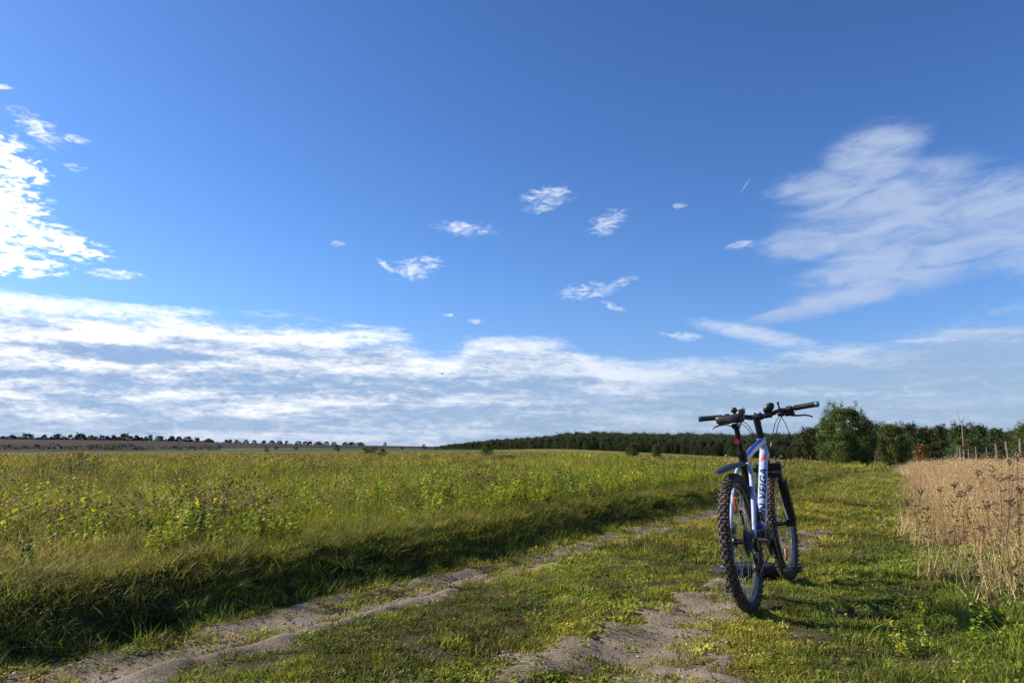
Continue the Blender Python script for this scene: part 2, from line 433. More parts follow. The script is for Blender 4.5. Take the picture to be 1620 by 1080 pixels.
def build_ground():
    fa = np.arange(-52, 52.01, 0.26); ba = np.arange(56, 306, 4.0)
    A = np.radians(np.concatenate([fa, ba])); na = len(A)
    rad = np.concatenate([np.geomspace(0.35, 12, 190), np.geomspace(12.25, 9000, 200)])
    AA, RR = np.meshgrid(A, rad); X = (RR * np.sin(AA)).ravel(); Y = (RR * np.cos(AA)).ravel()
    Z = terrain(X, Y)
    V = np.stack([X, Y, Z], 1); V = np.vstack([V, [[0, 0, terrain(np.array([0.]), np.array([0.]))[0]]]])
    nr = len(rad)
    i, j = np.meshgrid(np.arange(nr - 1), np.arange(na), indexing='ij'); j2 = (j + 1) % na
    F = np.stack([i * na + j, i * na + j2, (i + 1) * na + j2, (i + 1) * na + j], -1).reshape(-1, 4)
    F = F[:, ::-1]
    o = mesh_obj('ground', V, F, M_ground, smooth=180)
    cols = np.ones((len(V), 4)); cols[:, :3] = ground_color(V[:, 0], V[:, 1])
    at_ = o.data.attributes.new('Col', 'FLOAT_COLOR', 'POINT'); at_.data.foreach_set('color', cols.ravel())
    tag(o, kind='structure'); return o
build_ground()

def dirt_amount(x, y):
    """how bare the ground is, 0 to 1"""
    s = track_s(x, y) + wob(y)
    n = fbm(x, y, 1.4, 41); n2 = fbm(x, y, 4.5, 43, 3)
    q = (n - .5) * 0.35 + (n2 - .5) * 0.25
    q3 = (fbm(x, y, 2.6, 47, 3) - .5)
    L = 1 - sstep(0.10, 0.30, np.abs(s + RUT + 0.0) + q * 1.2)
    # the right-hand rut is half overgrown: broken patches close by, vanishing further on
    big = fbm(x, y, 1.3, 141, 3); fin = fbm(x, y, 7.0, 143, 3)
    band = np.exp(-((s - RUT + 0.10) / np.interp(y, [2, 4.5, 7, 12], [0.52, 0.40, 0.30, 0.26])) ** 2)
    spot = 0.42 * np.exp(-(((x - 0.72) / .42) ** 2 + ((y - 3.35) / .75) ** 2)) + 0.35 * np.exp(-(((x - 1.02) / .22) ** 2 + ((y - 4.15) / .40) ** 2)) + 0.35 * np.exp(-(((x - 5.6) / .5) ** 2 + ((y - 12.4) / .9) ** 2))
    Rr = sstep(0.50, 0.66, band * (0.30 + 0.75 * (big - .5) * 1.6 + 0.55 * (fin - .5) + 0.16) + spot + 0.35 * (fin - .5))
    L = L * (1 - sstep(10.0, 15, y)); Rr = Rr * (1 - sstep(13, 19, y))
    return np.maximum(L, Rr)

def build_track():
    for side, w in ((-1, 0.55), (1, 0.85)):
        ys = np.concatenate([np.arange(0.6, 9, 0.035), np.arange(9, 24, 0.12)]); us = np.linspace(-1, 1, 41)
        sl = (np.interp(ys + .3, TY, TX) - np.interp(ys - .3, TY, TX)) / .6; ln = np.sqrt(1 + sl * sl)
        U, Yg = np.meshgrid(us, ys); S = side * RUT + U * w - (0.1 if side > 0 else 0)
        X = np.interp(Yg, TY, TX) + S / ln[:, None]; Y = Yg - (S * sl[:, None] / ln[:, None])
        X = X.ravel(); Y = Y.ravel()
        d = dirt_amount(X, Y)
        s = track_s(X, Y) + wob(Y)
        Z = terrain(X, Y) + 0.026 * np.clip(d * 3.0, 0, 1) - 0.012
        # tyre imprints and crumbled lips
        gro = np.exp(-((s + RUT - 0.10 + 0.05 * (vnoise(Y, Y * 0, 0.9, 71) - .5)) / 0.035) ** 2) * sstep(.35, .6, vnoise(X, Y, 0.8, 72))
        gr2 = np.exp(-((s + RUT + 0.10) / 0.03) ** 2) * sstep(.4, .7, vnoise(X, Y, 0.6, 73)) * 0.6
        lip = np.exp(-((s + RUT - 0.19) / 0.05) ** 2) * vnoise(X, Y, 5, 74)
        if side < 0: Z = Z - 0.055 * gro - 0.025 * gr2 + 0.035 * lip
        Z = Z + 0.012 * (fbm(X, Y, 7, 75, 4) - .5) * d
        nu = len(us); ny = len(ys)
        i, j = np.meshgrid(np.arange(ny - 1), np.arange(nu - 1), indexing='ij')
        F = np.stack([i * nu + j, i * nu + j + 1, (i + 1) * nu + j + 1, (i + 1) * nu + j], -1).reshape(-1, 4)
        keep = (d[F].max(1) > 0.03); F = F[keep]
        o = mesh_obj('dirt_track', np.stack([X, Y, Z], 1), F, M_soil, smooth=180)
        tag(o, kind='structure')
build_track()
# ---------------------------------------------------------------- trees
def leaf_cloud(rg, centers, radii, n, size, flat=0.8, shell=0.35, aspect=0.7):
    """leaf faces spread through clumps; returns vertices and quads"""
    w = radii ** 2; w = w / w.sum(); k = rg.choice(len(centers), n, p=w)
    d = rg.normal(size=(n, 3)); d /= np.linalg.norm(d, axis=1)[:, None]
    rr = radii[k] * (shell + (1 - shell) * rg.random(n)) * (1 + 0.18 * rg.normal(size=n))
    P = centers[k] + d * rr[:, None] * np.array([1, 1, flat])
    nrm = d + 0.9 * rg.normal(size=(n, 3)); nrm /= np.linalg.norm(nrm, axis=1)[:, None]
    t = rg.normal(size=(n, 3)); t -= nrm * (t * nrm).sum(1)[:, None]; t /= np.linalg.norm(t, axis=1)[:, None]
    b = np.cross(nrm, t); sz = size * (0.6 + 0.8 * rg.random(n))[:, None]
    V = np.stack([P - t * sz, P - b * sz * aspect * .6 + t * sz * .1, P + t * sz, P + b * sz * aspect * .6 + t * sz * .1], 1).reshape(-1, 3)
    F = np.arange(n * 4).reshape(-1, 4)
    return V, F
def crown_clumps(rg, n, rx, ry, z0, z1, r0, r1, top=1.0, lo=0.5):
    """clump centres inside an uneven crown between heights z0 and z1"""
    zt = rg.random(n); zt[:max(2, n // 12)] = rg.uniform(.9, 1.0, max(2, n // 12))
    wid = np.interp(zt, [0, .12, .45, .75, .92, 1], [lo, .5 + .5 * lo, 1, .90 * top, .55 * top, .2 * top])
    a = rg.random(n) * 6.2832; q = np.sqrt(rg.random(n) * .75 + .25) * wid * rg.uniform(.86, 1.14, n)
    C = np.stack([q * np.cos(a) * rx, q * np.sin(a) * ry, z0 + zt * (z1 - z0)], 1)
    return C, rg.uniform(r0, r1, n)
def trunk_mesh(rg, h, r, tips, n=7):
    mb = MB(); top = Vector((rg.normal() * h * .03, rg.normal() * h * .03, h))
    mid = Vector((rg.normal() * h * .03, rg.normal() * h * .03, h * .5))
    mb.tube([(0, 0, -0.2), (0, 0, 0.05 * h), mid, top], [r * 1.35, r, r * .75, r * .3], n)
    for q in tips:
        q = Vector(q); f = rg.uniform(.25, .8); st = mid * (f * 2) if f < .5 else mid.lerp(top, (f - .5) * 2)
        mb.tube([st, st.lerp(q, .5) + Vector((0, 0, .06 * h)), q], [r * .5, r * .28, r * .06], 5)
    return mb
def leaf_mat(name, col, tr=0.35): return foliage(name, col, tr, 0.40, gloss=0.25, hue=0.02)
M_oak = leaf_mat('oak_leaves', (0.045, 0.060, 0.016), 0.18)
M_willow = leaf_mat('willow_leaves', (0.085, 0.112, 0.024), 0.22)
M_pine = leaf_mat('pine_needles', (0.034, 0.050, 0.016), 0.22)
M_shrub = leaf_mat('shrub_leaves', (0.070, 0.090, 0.024), 0.35)
M_ridge = leaf_mat('ridge_leaves', (0.026, 0.036, 0.018), 0.12)
M_goldbush = leaf_mat('yellow_bush_leaves', (0.16, 0.17, 0.030), 0.45)

TREE_CACHE = {}
def tree_meshes(key, seed, h, w, kind, nleaf, leaf, mat):
    if key in TREE_CACHE: return TREE_CACHE[key]
    rg = np.random.default_rng(seed)
    if kind == 'bush':      z0, lo, top, cl = -0.03 * h, 0.85, 0.95, (0.10, 0.17)
    elif kind == 'round':   z0, lo, top, cl = 0.06 * h, 0.55, 1.0, (0.10, 0.18)
    elif kind == 'cone':    z0, lo, top, cl = 0.10 * h, 1.0, 0.35, (0.08, 0.14)
    else:                   z0, lo, top, cl = 0.35 * h, 0.5, 1.1, (0.10, 0.17)
    ncl = 26 if nleaf < 1500 else 60
    if nleaf > 8000: ncl = 130
    sc = 1.0 if ncl < 100 else 0.72
    C, Rr = crown_clumps(rg, ncl, w * .40, w * .40, z0 + cl[0] * h * .5, h - cl[0] * h * .8, cl[0] * h * sc, cl[1] * h * sc, top, lo)
    if kind == 'cone': C[:, :2] *= (1.15 - 0.9 * (C[:, 2:3] / h))
    V, F = leaf_cloud(rg, C, Rr, nleaf, leaf)
    # ragged sprays sticking out of the outline
    ns = max(6, ncl // 3); th = rg.random(ns) * 6.28; up = rg.random(ns)
    SP = np.stack([np.cos(th) * w * .45 * (1 - .5 * up), np.sin(th) * w * .45 * (1 - .5 * up), z0 + (h - z0) * (.35 + .68 * up)], 1)
    V2, F2 = leaf_cloud(rg, SP, np.full(ns, 0.065 * h), nleaf // 10, leaf * .9, flat=1.7, shell=0.1)
    V2[:, 2] = np.maximum(V2[:, 2], 0.01)
    F = np.vstack([F, F2 + len(V)]); V = np.vstack([V, V2]); V[:, 2] = np.maximum(V[:, 2], -0.03 * h)
    crown = bpy.data.meshes.new('crown'); fast_mesh(crown, V, F); crown.materials.append(mat)
    tm = trunk_mesh(rg, h * .75, h * .022, C[rg.choice(len(C), 7)])
    tk = bpy.data.meshes.new('trunk'); tk.from_pydata([tuple(v) for v in tm.V], [], tm.F); tk.materials.append(M_bark)
    tk.polygons.foreach_set('use_smooth', [True] * len(tk.polygons))
    TREE_CACHE[key] = (crown, tk, h); return TREE_CACHE[key]
def tree(name, label, cat, loc, key, seed, h, w, kind, nleaf, leaf, mat, group=None, rz=0.0, sx=1.0, sz=1.0):
    crown, tk, h0 = tree_meshes(key, seed, h, w, kind, nleaf, leaf, mat)
    root = empty(name, loc, (0, 0, rz)); root.scale = (sx, sx, sz)
    for nm, me in (('crown', crown), ('trunk', tk)):
        o = bpy.data.objects.new(nm, me); COL.objects.link(o); o.parent = root
    tag(root, label, cat, group); return root

# the big bush and its neighbours beyond the bend of the track
def px_tree(name, label, cat, px, ybase, ytop, wpx, dist, key, kind, nleaf, leafk, mat, seed, group=None):
    """a tree standing at that distance; its size follows from how tall it stands in the picture"""
    b = on(px, dist); top = at(px, ytop, dist); h = top.z - b.z
    w = wpx / FPX * dist
    return tree(name, label, cat, b, key, seed, h, w, kind, nleaf, leafk * h, mat, group)
px_tree('willow_bush', 'broad dense green bush standing tallest beside the bend of the track', 'bush', 1338, 735, 640, 100, 70, 'big', 'bush', 46000, 0.012, M_willow, 3)
px_tree('deciduous_tree', 'dark green tree right beside the tallest bush at the bend', 'tree', 1413, 738, 668, 60, 78, 't2', 'bush', 17000, 0.016, M_willow, 5)
px_tree('deciduous_tree', 'dark tree rising behind the right shoulder of the tallest bush', 'tree', 1384, 735, 668, 46, 100, 't3', 'tall', 6000, 0.018, M_oak, 8)
px_tree('deciduous_tree', 'open-crowned dark tree peeking out left of the tallest bush', 'tree', 1283, 730, 675, 42, 150, 't4', 'tall', 5000, 0.020, M_oak, 9)
px_tree('deciduous_tree', 'green tree at the right edge of the photo behind the fence', 'tree', 1632, 735, 666, 76, 60, 't5', 'bush', 11000, 0.015, M_willow, 11)
px_tree('shrub', 'low rounded dark bush in front of the right-hand wood', 'bush', 1470, 740, 702, 62, 84, 't6', 'bush', 5000, 0.03, M_oak, 12)
px_tree('shrub', 'light green pointed shrub behind the bare forked sapling', 'bush', 1518, 738, 692, 52, 64, 't7', 'cone', 5000, 0.022, M_willow, 13)
px_tree('sapling', 'small rusty-leaved young tree in front of the low dark bush', 'tree', 1457, 742, 702, 12, 52, 't8', 'round', 900, 0.05, leaf_mat('rusty_leaves', (0.16, 0.085, 0.025), 0.3), 14)
k = 0
for px, yt, wpx, d, kd in [(1437, 669, 44, 135, 'round'), (1464, 674, 50, 140, 'round'), (1492, 672, 50, 138, 'round'), (1522, 671, 54, 132, 'round'), (1552, 672, 50, 128, 'round'),
                           (1577, 678, 42, 120, 'round'), (1600, 690, 40, 115, 'round'), (1448, 692, 46, 112, 'bush'), (1489, 696, 50, 110, 'bush'), (1540, 692, 56, 105, 'bush'), (1578, 698, 50, 100, 'bush')]:
    lab = ['round-crowned tree in the right-hand wood, first right of the dark tree beside the tallest bush', 'round-crowned tree in the right-hand wood, second from the tallest bush', 'round-crowned tree in the right-hand wood, just left of the bare forked sapling',
           'round-crowned tree in the right-hand wood, directly behind the bare forked sapling', 'tall round-crowned tree in the right-hand wood, just right of the bare forked sapling', 'rounded tree where the right-hand wood slopes down towards the fence',
           'lowest rounded tree at the right end of the right-hand wood', 'leafy understorey tree at the left front of the right-hand wood', 'leafy understorey tree in front of the right-hand wood, behind the rusty-leaved sapling', 'leafy understorey tree behind the middle fence posts', 'leafy understorey tree behind the nearest fence posts'][k]
    px_tree('forest_tree', lab, 'tree', px, 738, yt, wpx, d, 'ft%d' % k, kd, 6000, 0.022, M_oak, 40 + k, 'trees of the right-hand wood'); k += 1
# shrubs standing in the meadow
px_tree('shrub', 'upright dark green shrub alone in the middle of the meadow', 'bush', 770, 730, 699, 24, 52, 's1', 'bush', 3500, 0.028, M_shrub, 21)
px_tree('shrub', 'taller of two dark shrubs in the meadow left of the bicycle', 'bush', 1001, 730, 700, 28, 56, 's2', 'bush', 4000, 0.028, M_shrub, 22)
px_tree('shrub', 'smaller pointed one of two dark shrubs in the meadow left of the bicycle', 'bush', 1039, 731, 703, 23, 54, 's3', 'cone', 3500, 0.03, M_shrub, 23)
px_tree('shrub', 'leftmost thin-stemmed shrub of the loose clump in the meadow', 'bush', 578, 735, 706, 22, 48, 's4', 'round', 1300, 0.035, M_shrub, 24)
px_tree('shrub', 'middle thin-stemmed shrub of the loose clump in the meadow', 'bush', 592, 737, 705, 24, 47, 's5', 'round', 1500, 0.035, M_shrub, 25)
px_tree('shrub', 'rightmost thin-stemmed shrub of the loose clump in the meadow', 'bush', 606, 736, 709, 16, 48, 's6', 'round', 1000, 0.04, M_shrub, 26)
px_tree('shrub', 'low yellow-green bush in the meadow right of the lone upright shrub', 'bush', 806, 742, 719, 46, 32, 's7', 'bush', 4500, 0.035, M_goldbush, 27)

# tree-lined ridge on the left
RIDGE = [(-14, 691, 14), (3, 691, 9), (18, 690, 14), (31, 692, 9), (42, 688, 17), (60, 693, 7), (69, 689, 8), (80, 692, 8), (89, 688, 11), (100, 692, 9), (110, 689, 7), (118, 692, 8), (126, 688, 15), (143, 690, 9),
         (151, 692, 8), (160, 690, 8), (168, 691, 8), (179, 690, 7), (187, 692, 7), (196, 688, 14), (205, 691, 9), (215, 690, 8), (223, 693, 6), (230, 692, 6), (237, 690, 7), (251, 691, 12), (271, 691, 8), (282, 692, 9), (296, 692, 12),
         (311, 694, 9), (329, 695, 8), (358, 698, 6), (364, 698, 5), (374, 699, 6), (389, 698, 7), (402, 700, 6), (417, 700, 6), (430, 700, 7), (442, 700, 7), (453, 701, 6), (472, 700, 9), (483, 700, 7), (490, 700, 7), (503, 700, 10),
         (516, 701, 9), (528, 701, 8), (546, 702, 7), (556, 702, 10), (569, 703, 11), (609, 704, 4)]
RL = {4: 'broad dark tree near the left end of the skyline ridge', 12: 'widest dark crown on the left part of the skyline ridge', 19: 'wide flat-topped tree near the middle of the left skyline row', 25: 'round tree standing just right of a gap near the end of the dense skyline row',
      30: 'last small tree at the right end of the dense skyline row', 34: 'slightly taller tree in the sparse middle stretch of the skyline ridge', 49: 'tiny lone tree on the brown skyline right of the loose shrub clump', 48: 'dark tree on the ridge directly behind the loose shrub clump'}
rg0 = np.random.default_rng(99)
_one = 'zeroth first second third fourth fifth sixth seventh eighth ninth tenth eleventh twelfth thirteenth fourteenth fifteenth sixteenth seventeenth eighteenth nineteenth twentieth'.split()
ORD = _one + ['twenty-' + k for k in _one[1:10]] + ['thirtieth', 'thirty-first']
for i, (px, yt, wpx) in enumerate(RIDGE):
    D = 930.0; b = on(px, D); h = max(at(px, yt - 1, D).z - b.z, 3.5) * 1.7; w = wpx / FPX * D; b.z -= h * .41
    v = i % 5
    kd = ['bush', 'bush', 'bush', 'round', 'bush'][v]
    grp = 'trees along the skyline ridge'
    lab = RL.get(i, ('small dark tree of the close skyline row on the left, %s from the left' % ORD[i + 1]) if i < 31 else ('tiny tree of the sparse skyline row on the brown ridge, %s from its left end' % ORD[i - 30]))
    tree('ridge_tree', lab, 'tree', b, 'rt%d' % v, 300 + v, 10.0, 10.0, kd, 1700, 0.46, M_ridge, grp, rg0.random() * 6, w / 6.4, h / 9.2)
# bushes and trees at the foot of the ploughed hill
HEDGE = [(6, 704, 26), (24, 703, 26), (45, 705, 22), (60, 704, 20), (85, 703, 22), (104, 706, 18), (118, 705, 20), (135, 705, 22), (152, 704, 24), (170, 704, 24), (183, 702, 24), (200, 703, 26), (216, 706, 18), (232, 706, 22), (262, 707, 18), (278, 706, 18),
         (300, 706, 22), (324, 704, 16), (337, 706, 16)]
for i, (px, yt, wpx) in enumerate(HEDGE):
    D = 250.0 + 8 * (i % 3); b = on(px, D); h = max(at(px, yt, D).z - b.z, 1.0)
    tree('hedge_bush', 'dark hedge bush at the foot of the ploughed hill, %s from the left' % ORD[i + 1], 'bush', b, 'hb%d' % (i % 4), 330 + i % 4, 3.0, 5.0, 'bush', 900, 0.16, M_shrub if i % 3 else M_oak, 'hedge bushes below the ploughed hill', rg0.random() * 6, wpx / FPX * D / 3.3, h / 2.5)
for px, yt, wpx, D, lab in [(346, 703, 11, 260, 'lone dark round tree at the foot of the ploughed hill'), (421, 711, 8, 160, 'small dark shrub below the pale strip on the ploughed hill, leftmost of three'), (437, 706, 9, 280, 'dark round tree on the pale strip of the ploughed hill'),
                            (468, 708, 8, 270, 'dark bush on the ploughed hill right of the pale strip tree'), (534, 703, 13, 200, 'dark round tree at the hill foot left of the loose shrub clump'), (636, 705, 7, 300, 'thin grey tree against the brown hill right of the loose shrub clump'),
                            (671, 702, 10, 330, 'round-headed tree between the shrub clump and the wood'), (690, 707, 8, 300, 'low bush right of the round-headed tree before the wood'), (704, 704, 9, 320, 'dark tree at the left end of the long wood')]:
    b = on(px, D); h = max(at(px, yt, D).z - b.z, 1.5)
    tree('field_tree', lab, 'tree', b, 'fd', 350, 8.0, 8.0, 'round', 1400, 0.28, M_oak, None, rg0.random() * 6, wpx / FPX * D / 8.0, h / 8.0)

# ---------------------------------------------------------------- scatter by instancing
def proto_coll(name, meshes):
    c = bpy.data.collections.new(name)
    for i, me in enumerate(meshes):
        o = bpy.data.objects.new('%s_%02d' % (name, i), me); c.objects.link(o)
    return c
def scatter(name, label, P, rot, scl, idx, col, coll, kind='stuff', cat='grass'):
    n = len(P); me = bpy.data.meshes.new(name); me.vertices.add(n); me.vertices.foreach_set('co', np.asarray(P, np.float32).ravel())
    def att(nm, t, key, data):
        a = me.attributes.new(nm, t, 'POINT'); a.data.foreach_set(key, np.ascontiguousarray(data).ravel())
    att('rot', 'FLOAT_VECTOR', 'vector', np.asarray(rot, np.float32)); att('scl', 'FLOAT_VECTOR', 'vector', np.asarray(scl, np.float32))
    att('idx', 'INT', 'value', np.asarray(idx, np.int32))
    c4 = np.ones((n, 4), np.float32); c4[:, :3] = col; att('icol', 'FLOAT_COLOR', 'color', c4)
    o = bpy.data.objects.new(name, me); COL.objects.link(o)
    ng = bpy.data.node_groups.new(name + '_nodes', 'GeometryNodeTree')
    ng.interface.new_socket('Geometry', in_out='INPUT', socket_type='NodeSocketGeometry'); ng.interface.new_socket('Geometry', in_out='OUTPUT', socket_type='NodeSocketGeometry')
    N = ng.nodes; gi = N.new('NodeGroupInput'); go = N.new('NodeGroupOutput'); ip = N.new('GeometryNodeInstanceOnPoints'); ci = N.new('GeometryNodeCollectionInfo')
    ci.inputs['Collection'].default_value = coll; ci.inputs['Separate Children'].default_value = True; ci.inputs['Reset Children'].default_value = True
    ip.inputs['Pick Instance'].default_value = True
    def na(nm, t):
        q = N.new('GeometryNodeInputNamedAttribute'); q.data_type = t; q.inputs['Name'].default_value = nm; return [s for s in q.outputs if s.enabled][0]
    L = ng.links
    L.new(gi.outputs[0], ip.inputs['Points']); L.new(ci.outputs[0], ip.inputs['Instance']); L.new(na('idx', 'INT'), ip.inputs['Instance Index'])
    L.new(na('rot', 'FLOAT_VECTOR'), ip.inputs['Rotation']); L.new(na('scl', 'FLOAT_VECTOR'), ip.inputs['Scale']); L.new(ip.outputs[0], go.inputs[0])
    md = o.modifiers.new('scatter', 'NODES'); md.node_group = ng
    tag(o, label, cat, kind=kind); return o

# scrub that joins the trees of the ridge
def build_scrub():
    ms = [tree_meshes('sc%d' % i, 700 + i, 4.0, 9.0, 'bush', 900, 0.42, M_ridge)[0] for i in range(3)]
    g = np.random.default_rng(15); px = np.concatenate([np.arange(-30, 335, 3.2), np.arange(335, 580, 9.0)]) + g.normal(size=0).sum()
    P = []; S = []
    for q in px + g.normal(size=len(px)) * 1.5:
        b = on(q, 925 + g.normal() * 6); b.z -= .6; k = g.uniform(.55, 1.1) * (1 if q < 335 else .55); P.append(b); S.append((k, k, k))
    n = len(P); scatter('ridge_scrub', 'low dark scrub between the trees of the skyline ridge', P, np.stack([np.zeros(n), np.zeros(n), g.random(n) * 6.28], 1), S, g.integers(0, 3, n), np.ones((n, 3)), proto_coll('scrub', ms), cat='scrub')
build_scrub()
# the long wood in the middle distance: one mass of trees
def build_wood():
    ms = [tree_meshes('w%d' % i, 500 + i, 10.0, (8.5, 9.5, 7.0, 9.0, 6.5)[i], ['round', 'bush', 'round', 'bush', 'round'][i], 2600, 0.24, M_pine if i in (2, 4) else M_oak)[0] for i in range(5)]
    coll = proto_coll('wood_tree', ms)
    top = lambda px: np.interp(px, [690, 712, 740, 780, 830, 880, 905, 940, 1000, 1060, 1120, 1180, 1240, 1300, 1400, 1500, 1640], [706, 703, 701, 697, 695, 691, 688, 687.5, 689, 690, 691, 692, 692, 690, 686, 688, 690])
    dist = lambda px: np.interp(px, [690, 800, 900, 1050, 1150, 1300, 1640], [430, 330, 270, 250, 230, 210, 200])
    P = []; S = []; I = []; Rt = []
    rg = np.random.default_rng(4)
    for px in np.arange(700, 1660, 2.6):
        for row in range(6):
            d = dist(px) + row * 9 + rg.normal() * 4; q = on(px + rg.normal() * 3, d)
            ht = (at(px, top(px), d).z - q.z) * (0.70 + 0.06 * row + 0.24 * rg.random()) * (1.03 if row == 5 else 1)
            if row == 0: ht *= rg.uniform(.55, .9)
            P.append(q); k = rg.integers(0, 5); I.append(k); S.append((ht / 10 * rg.uniform(.65, 1.0),) * 2 + (ht / 10,)); Rt.append((0, 0, rg.random() * 6.28))
    scatter('distant_wood', 'long dark wood closing the meadow behind the bicycle', P, Rt, S, I, np.ones((len(P), 3)), coll, cat='wood')
build_wood()
# ---------------------------------------------------------------- bicycle
M_white = plain('white_paint', (0.36, 0.43, 0.64), 0.25, var=0.04, coat=0.6, dirt=((0.12, 0.09, 0.07), 0.58, 16.0))
M_blue = plain('blue_paint', (0.035, 0.065, 0.42), 0.25, var=0.08, coat=0.6)
M_black = plain('black_plastic', (0.012, 0.012, 0.014), 0.42, var=0.2)
M_blackmetal = plain('black_metal', (0.016, 0.016, 0.018), 0.32, var=0.2, metal=0.3)
M_rubber = plain('muddy_rubber', (0.018, 0.017, 0.016), 0.8, var=0.3, dirt=((0.085, 0.062, 0.047), 0.44, 30.0), bump=0.4)
M_knob = plain('muddy_tread', (0.030, 0.026, 0.023), 0.85, var=0.3, dirt=((0.115, 0.082, 0.062), 0.36, 24.0), bump=0.5)
M_rim = plain('dark_rim', (0.10, 0.10, 0.11), 0.35, metal=0.8, var=0.15, dirt=((0.16, 0.13, 0.10), 0.55, 30.0))
M_steel = plain('steel', (0.45, 0.46, 0.48), 0.3, metal=1.0, var=0.15, dirt=((0.12, 0.09, 0.06), 0.55, 40.0))
M_grey = plain('grey_plastic', (0.032, 0.034, 0.038), 0.5, var=0.15, dirt=((0.14, 0.11, 0.09), 0.60, 20.0))
M_silver = plain('silver_plastic', (0.62, 0.63, 0.65), 0.3, metal=0.4, var=0.05)
M_teal = plain('teal_cap', (0.02, 0.16, 0.22), 0.4, var=0.1)
M_orange = plain('orange_reflector', (0.60, 0.11, 0.01), 0.25, var=0.12, scale=90)
M_red = plain('red_reflector', (0.26, 0.010, 0.008), 0.25, var=0.12, scale=90)
M_stanchion = plain('stanchion', (0.30, 0.31, 0.33), 0.2, metal=0.9, var=0.05)
M_ink = plain('black_lettering', (0.012, 0.012, 0.016), 0.4, var=0.1)
M_orangeink = plain('orange_lettering', (0.75, 0.11, 0.015), 0.4, var=0.1)
M_saddle = plain('saddle_cover', (0.022, 0.018, 0.016), 0.45, var=0.2, dirt=((0.10, 0.06, 0.04), 0.66, 12.0))
M_chain = plain('oily_steel', (0.10, 0.085, 0.07), 0.45, metal=0.7, var=0.4, dirt=((0.13, 0.075, 0.04), 0.5, 60.0))

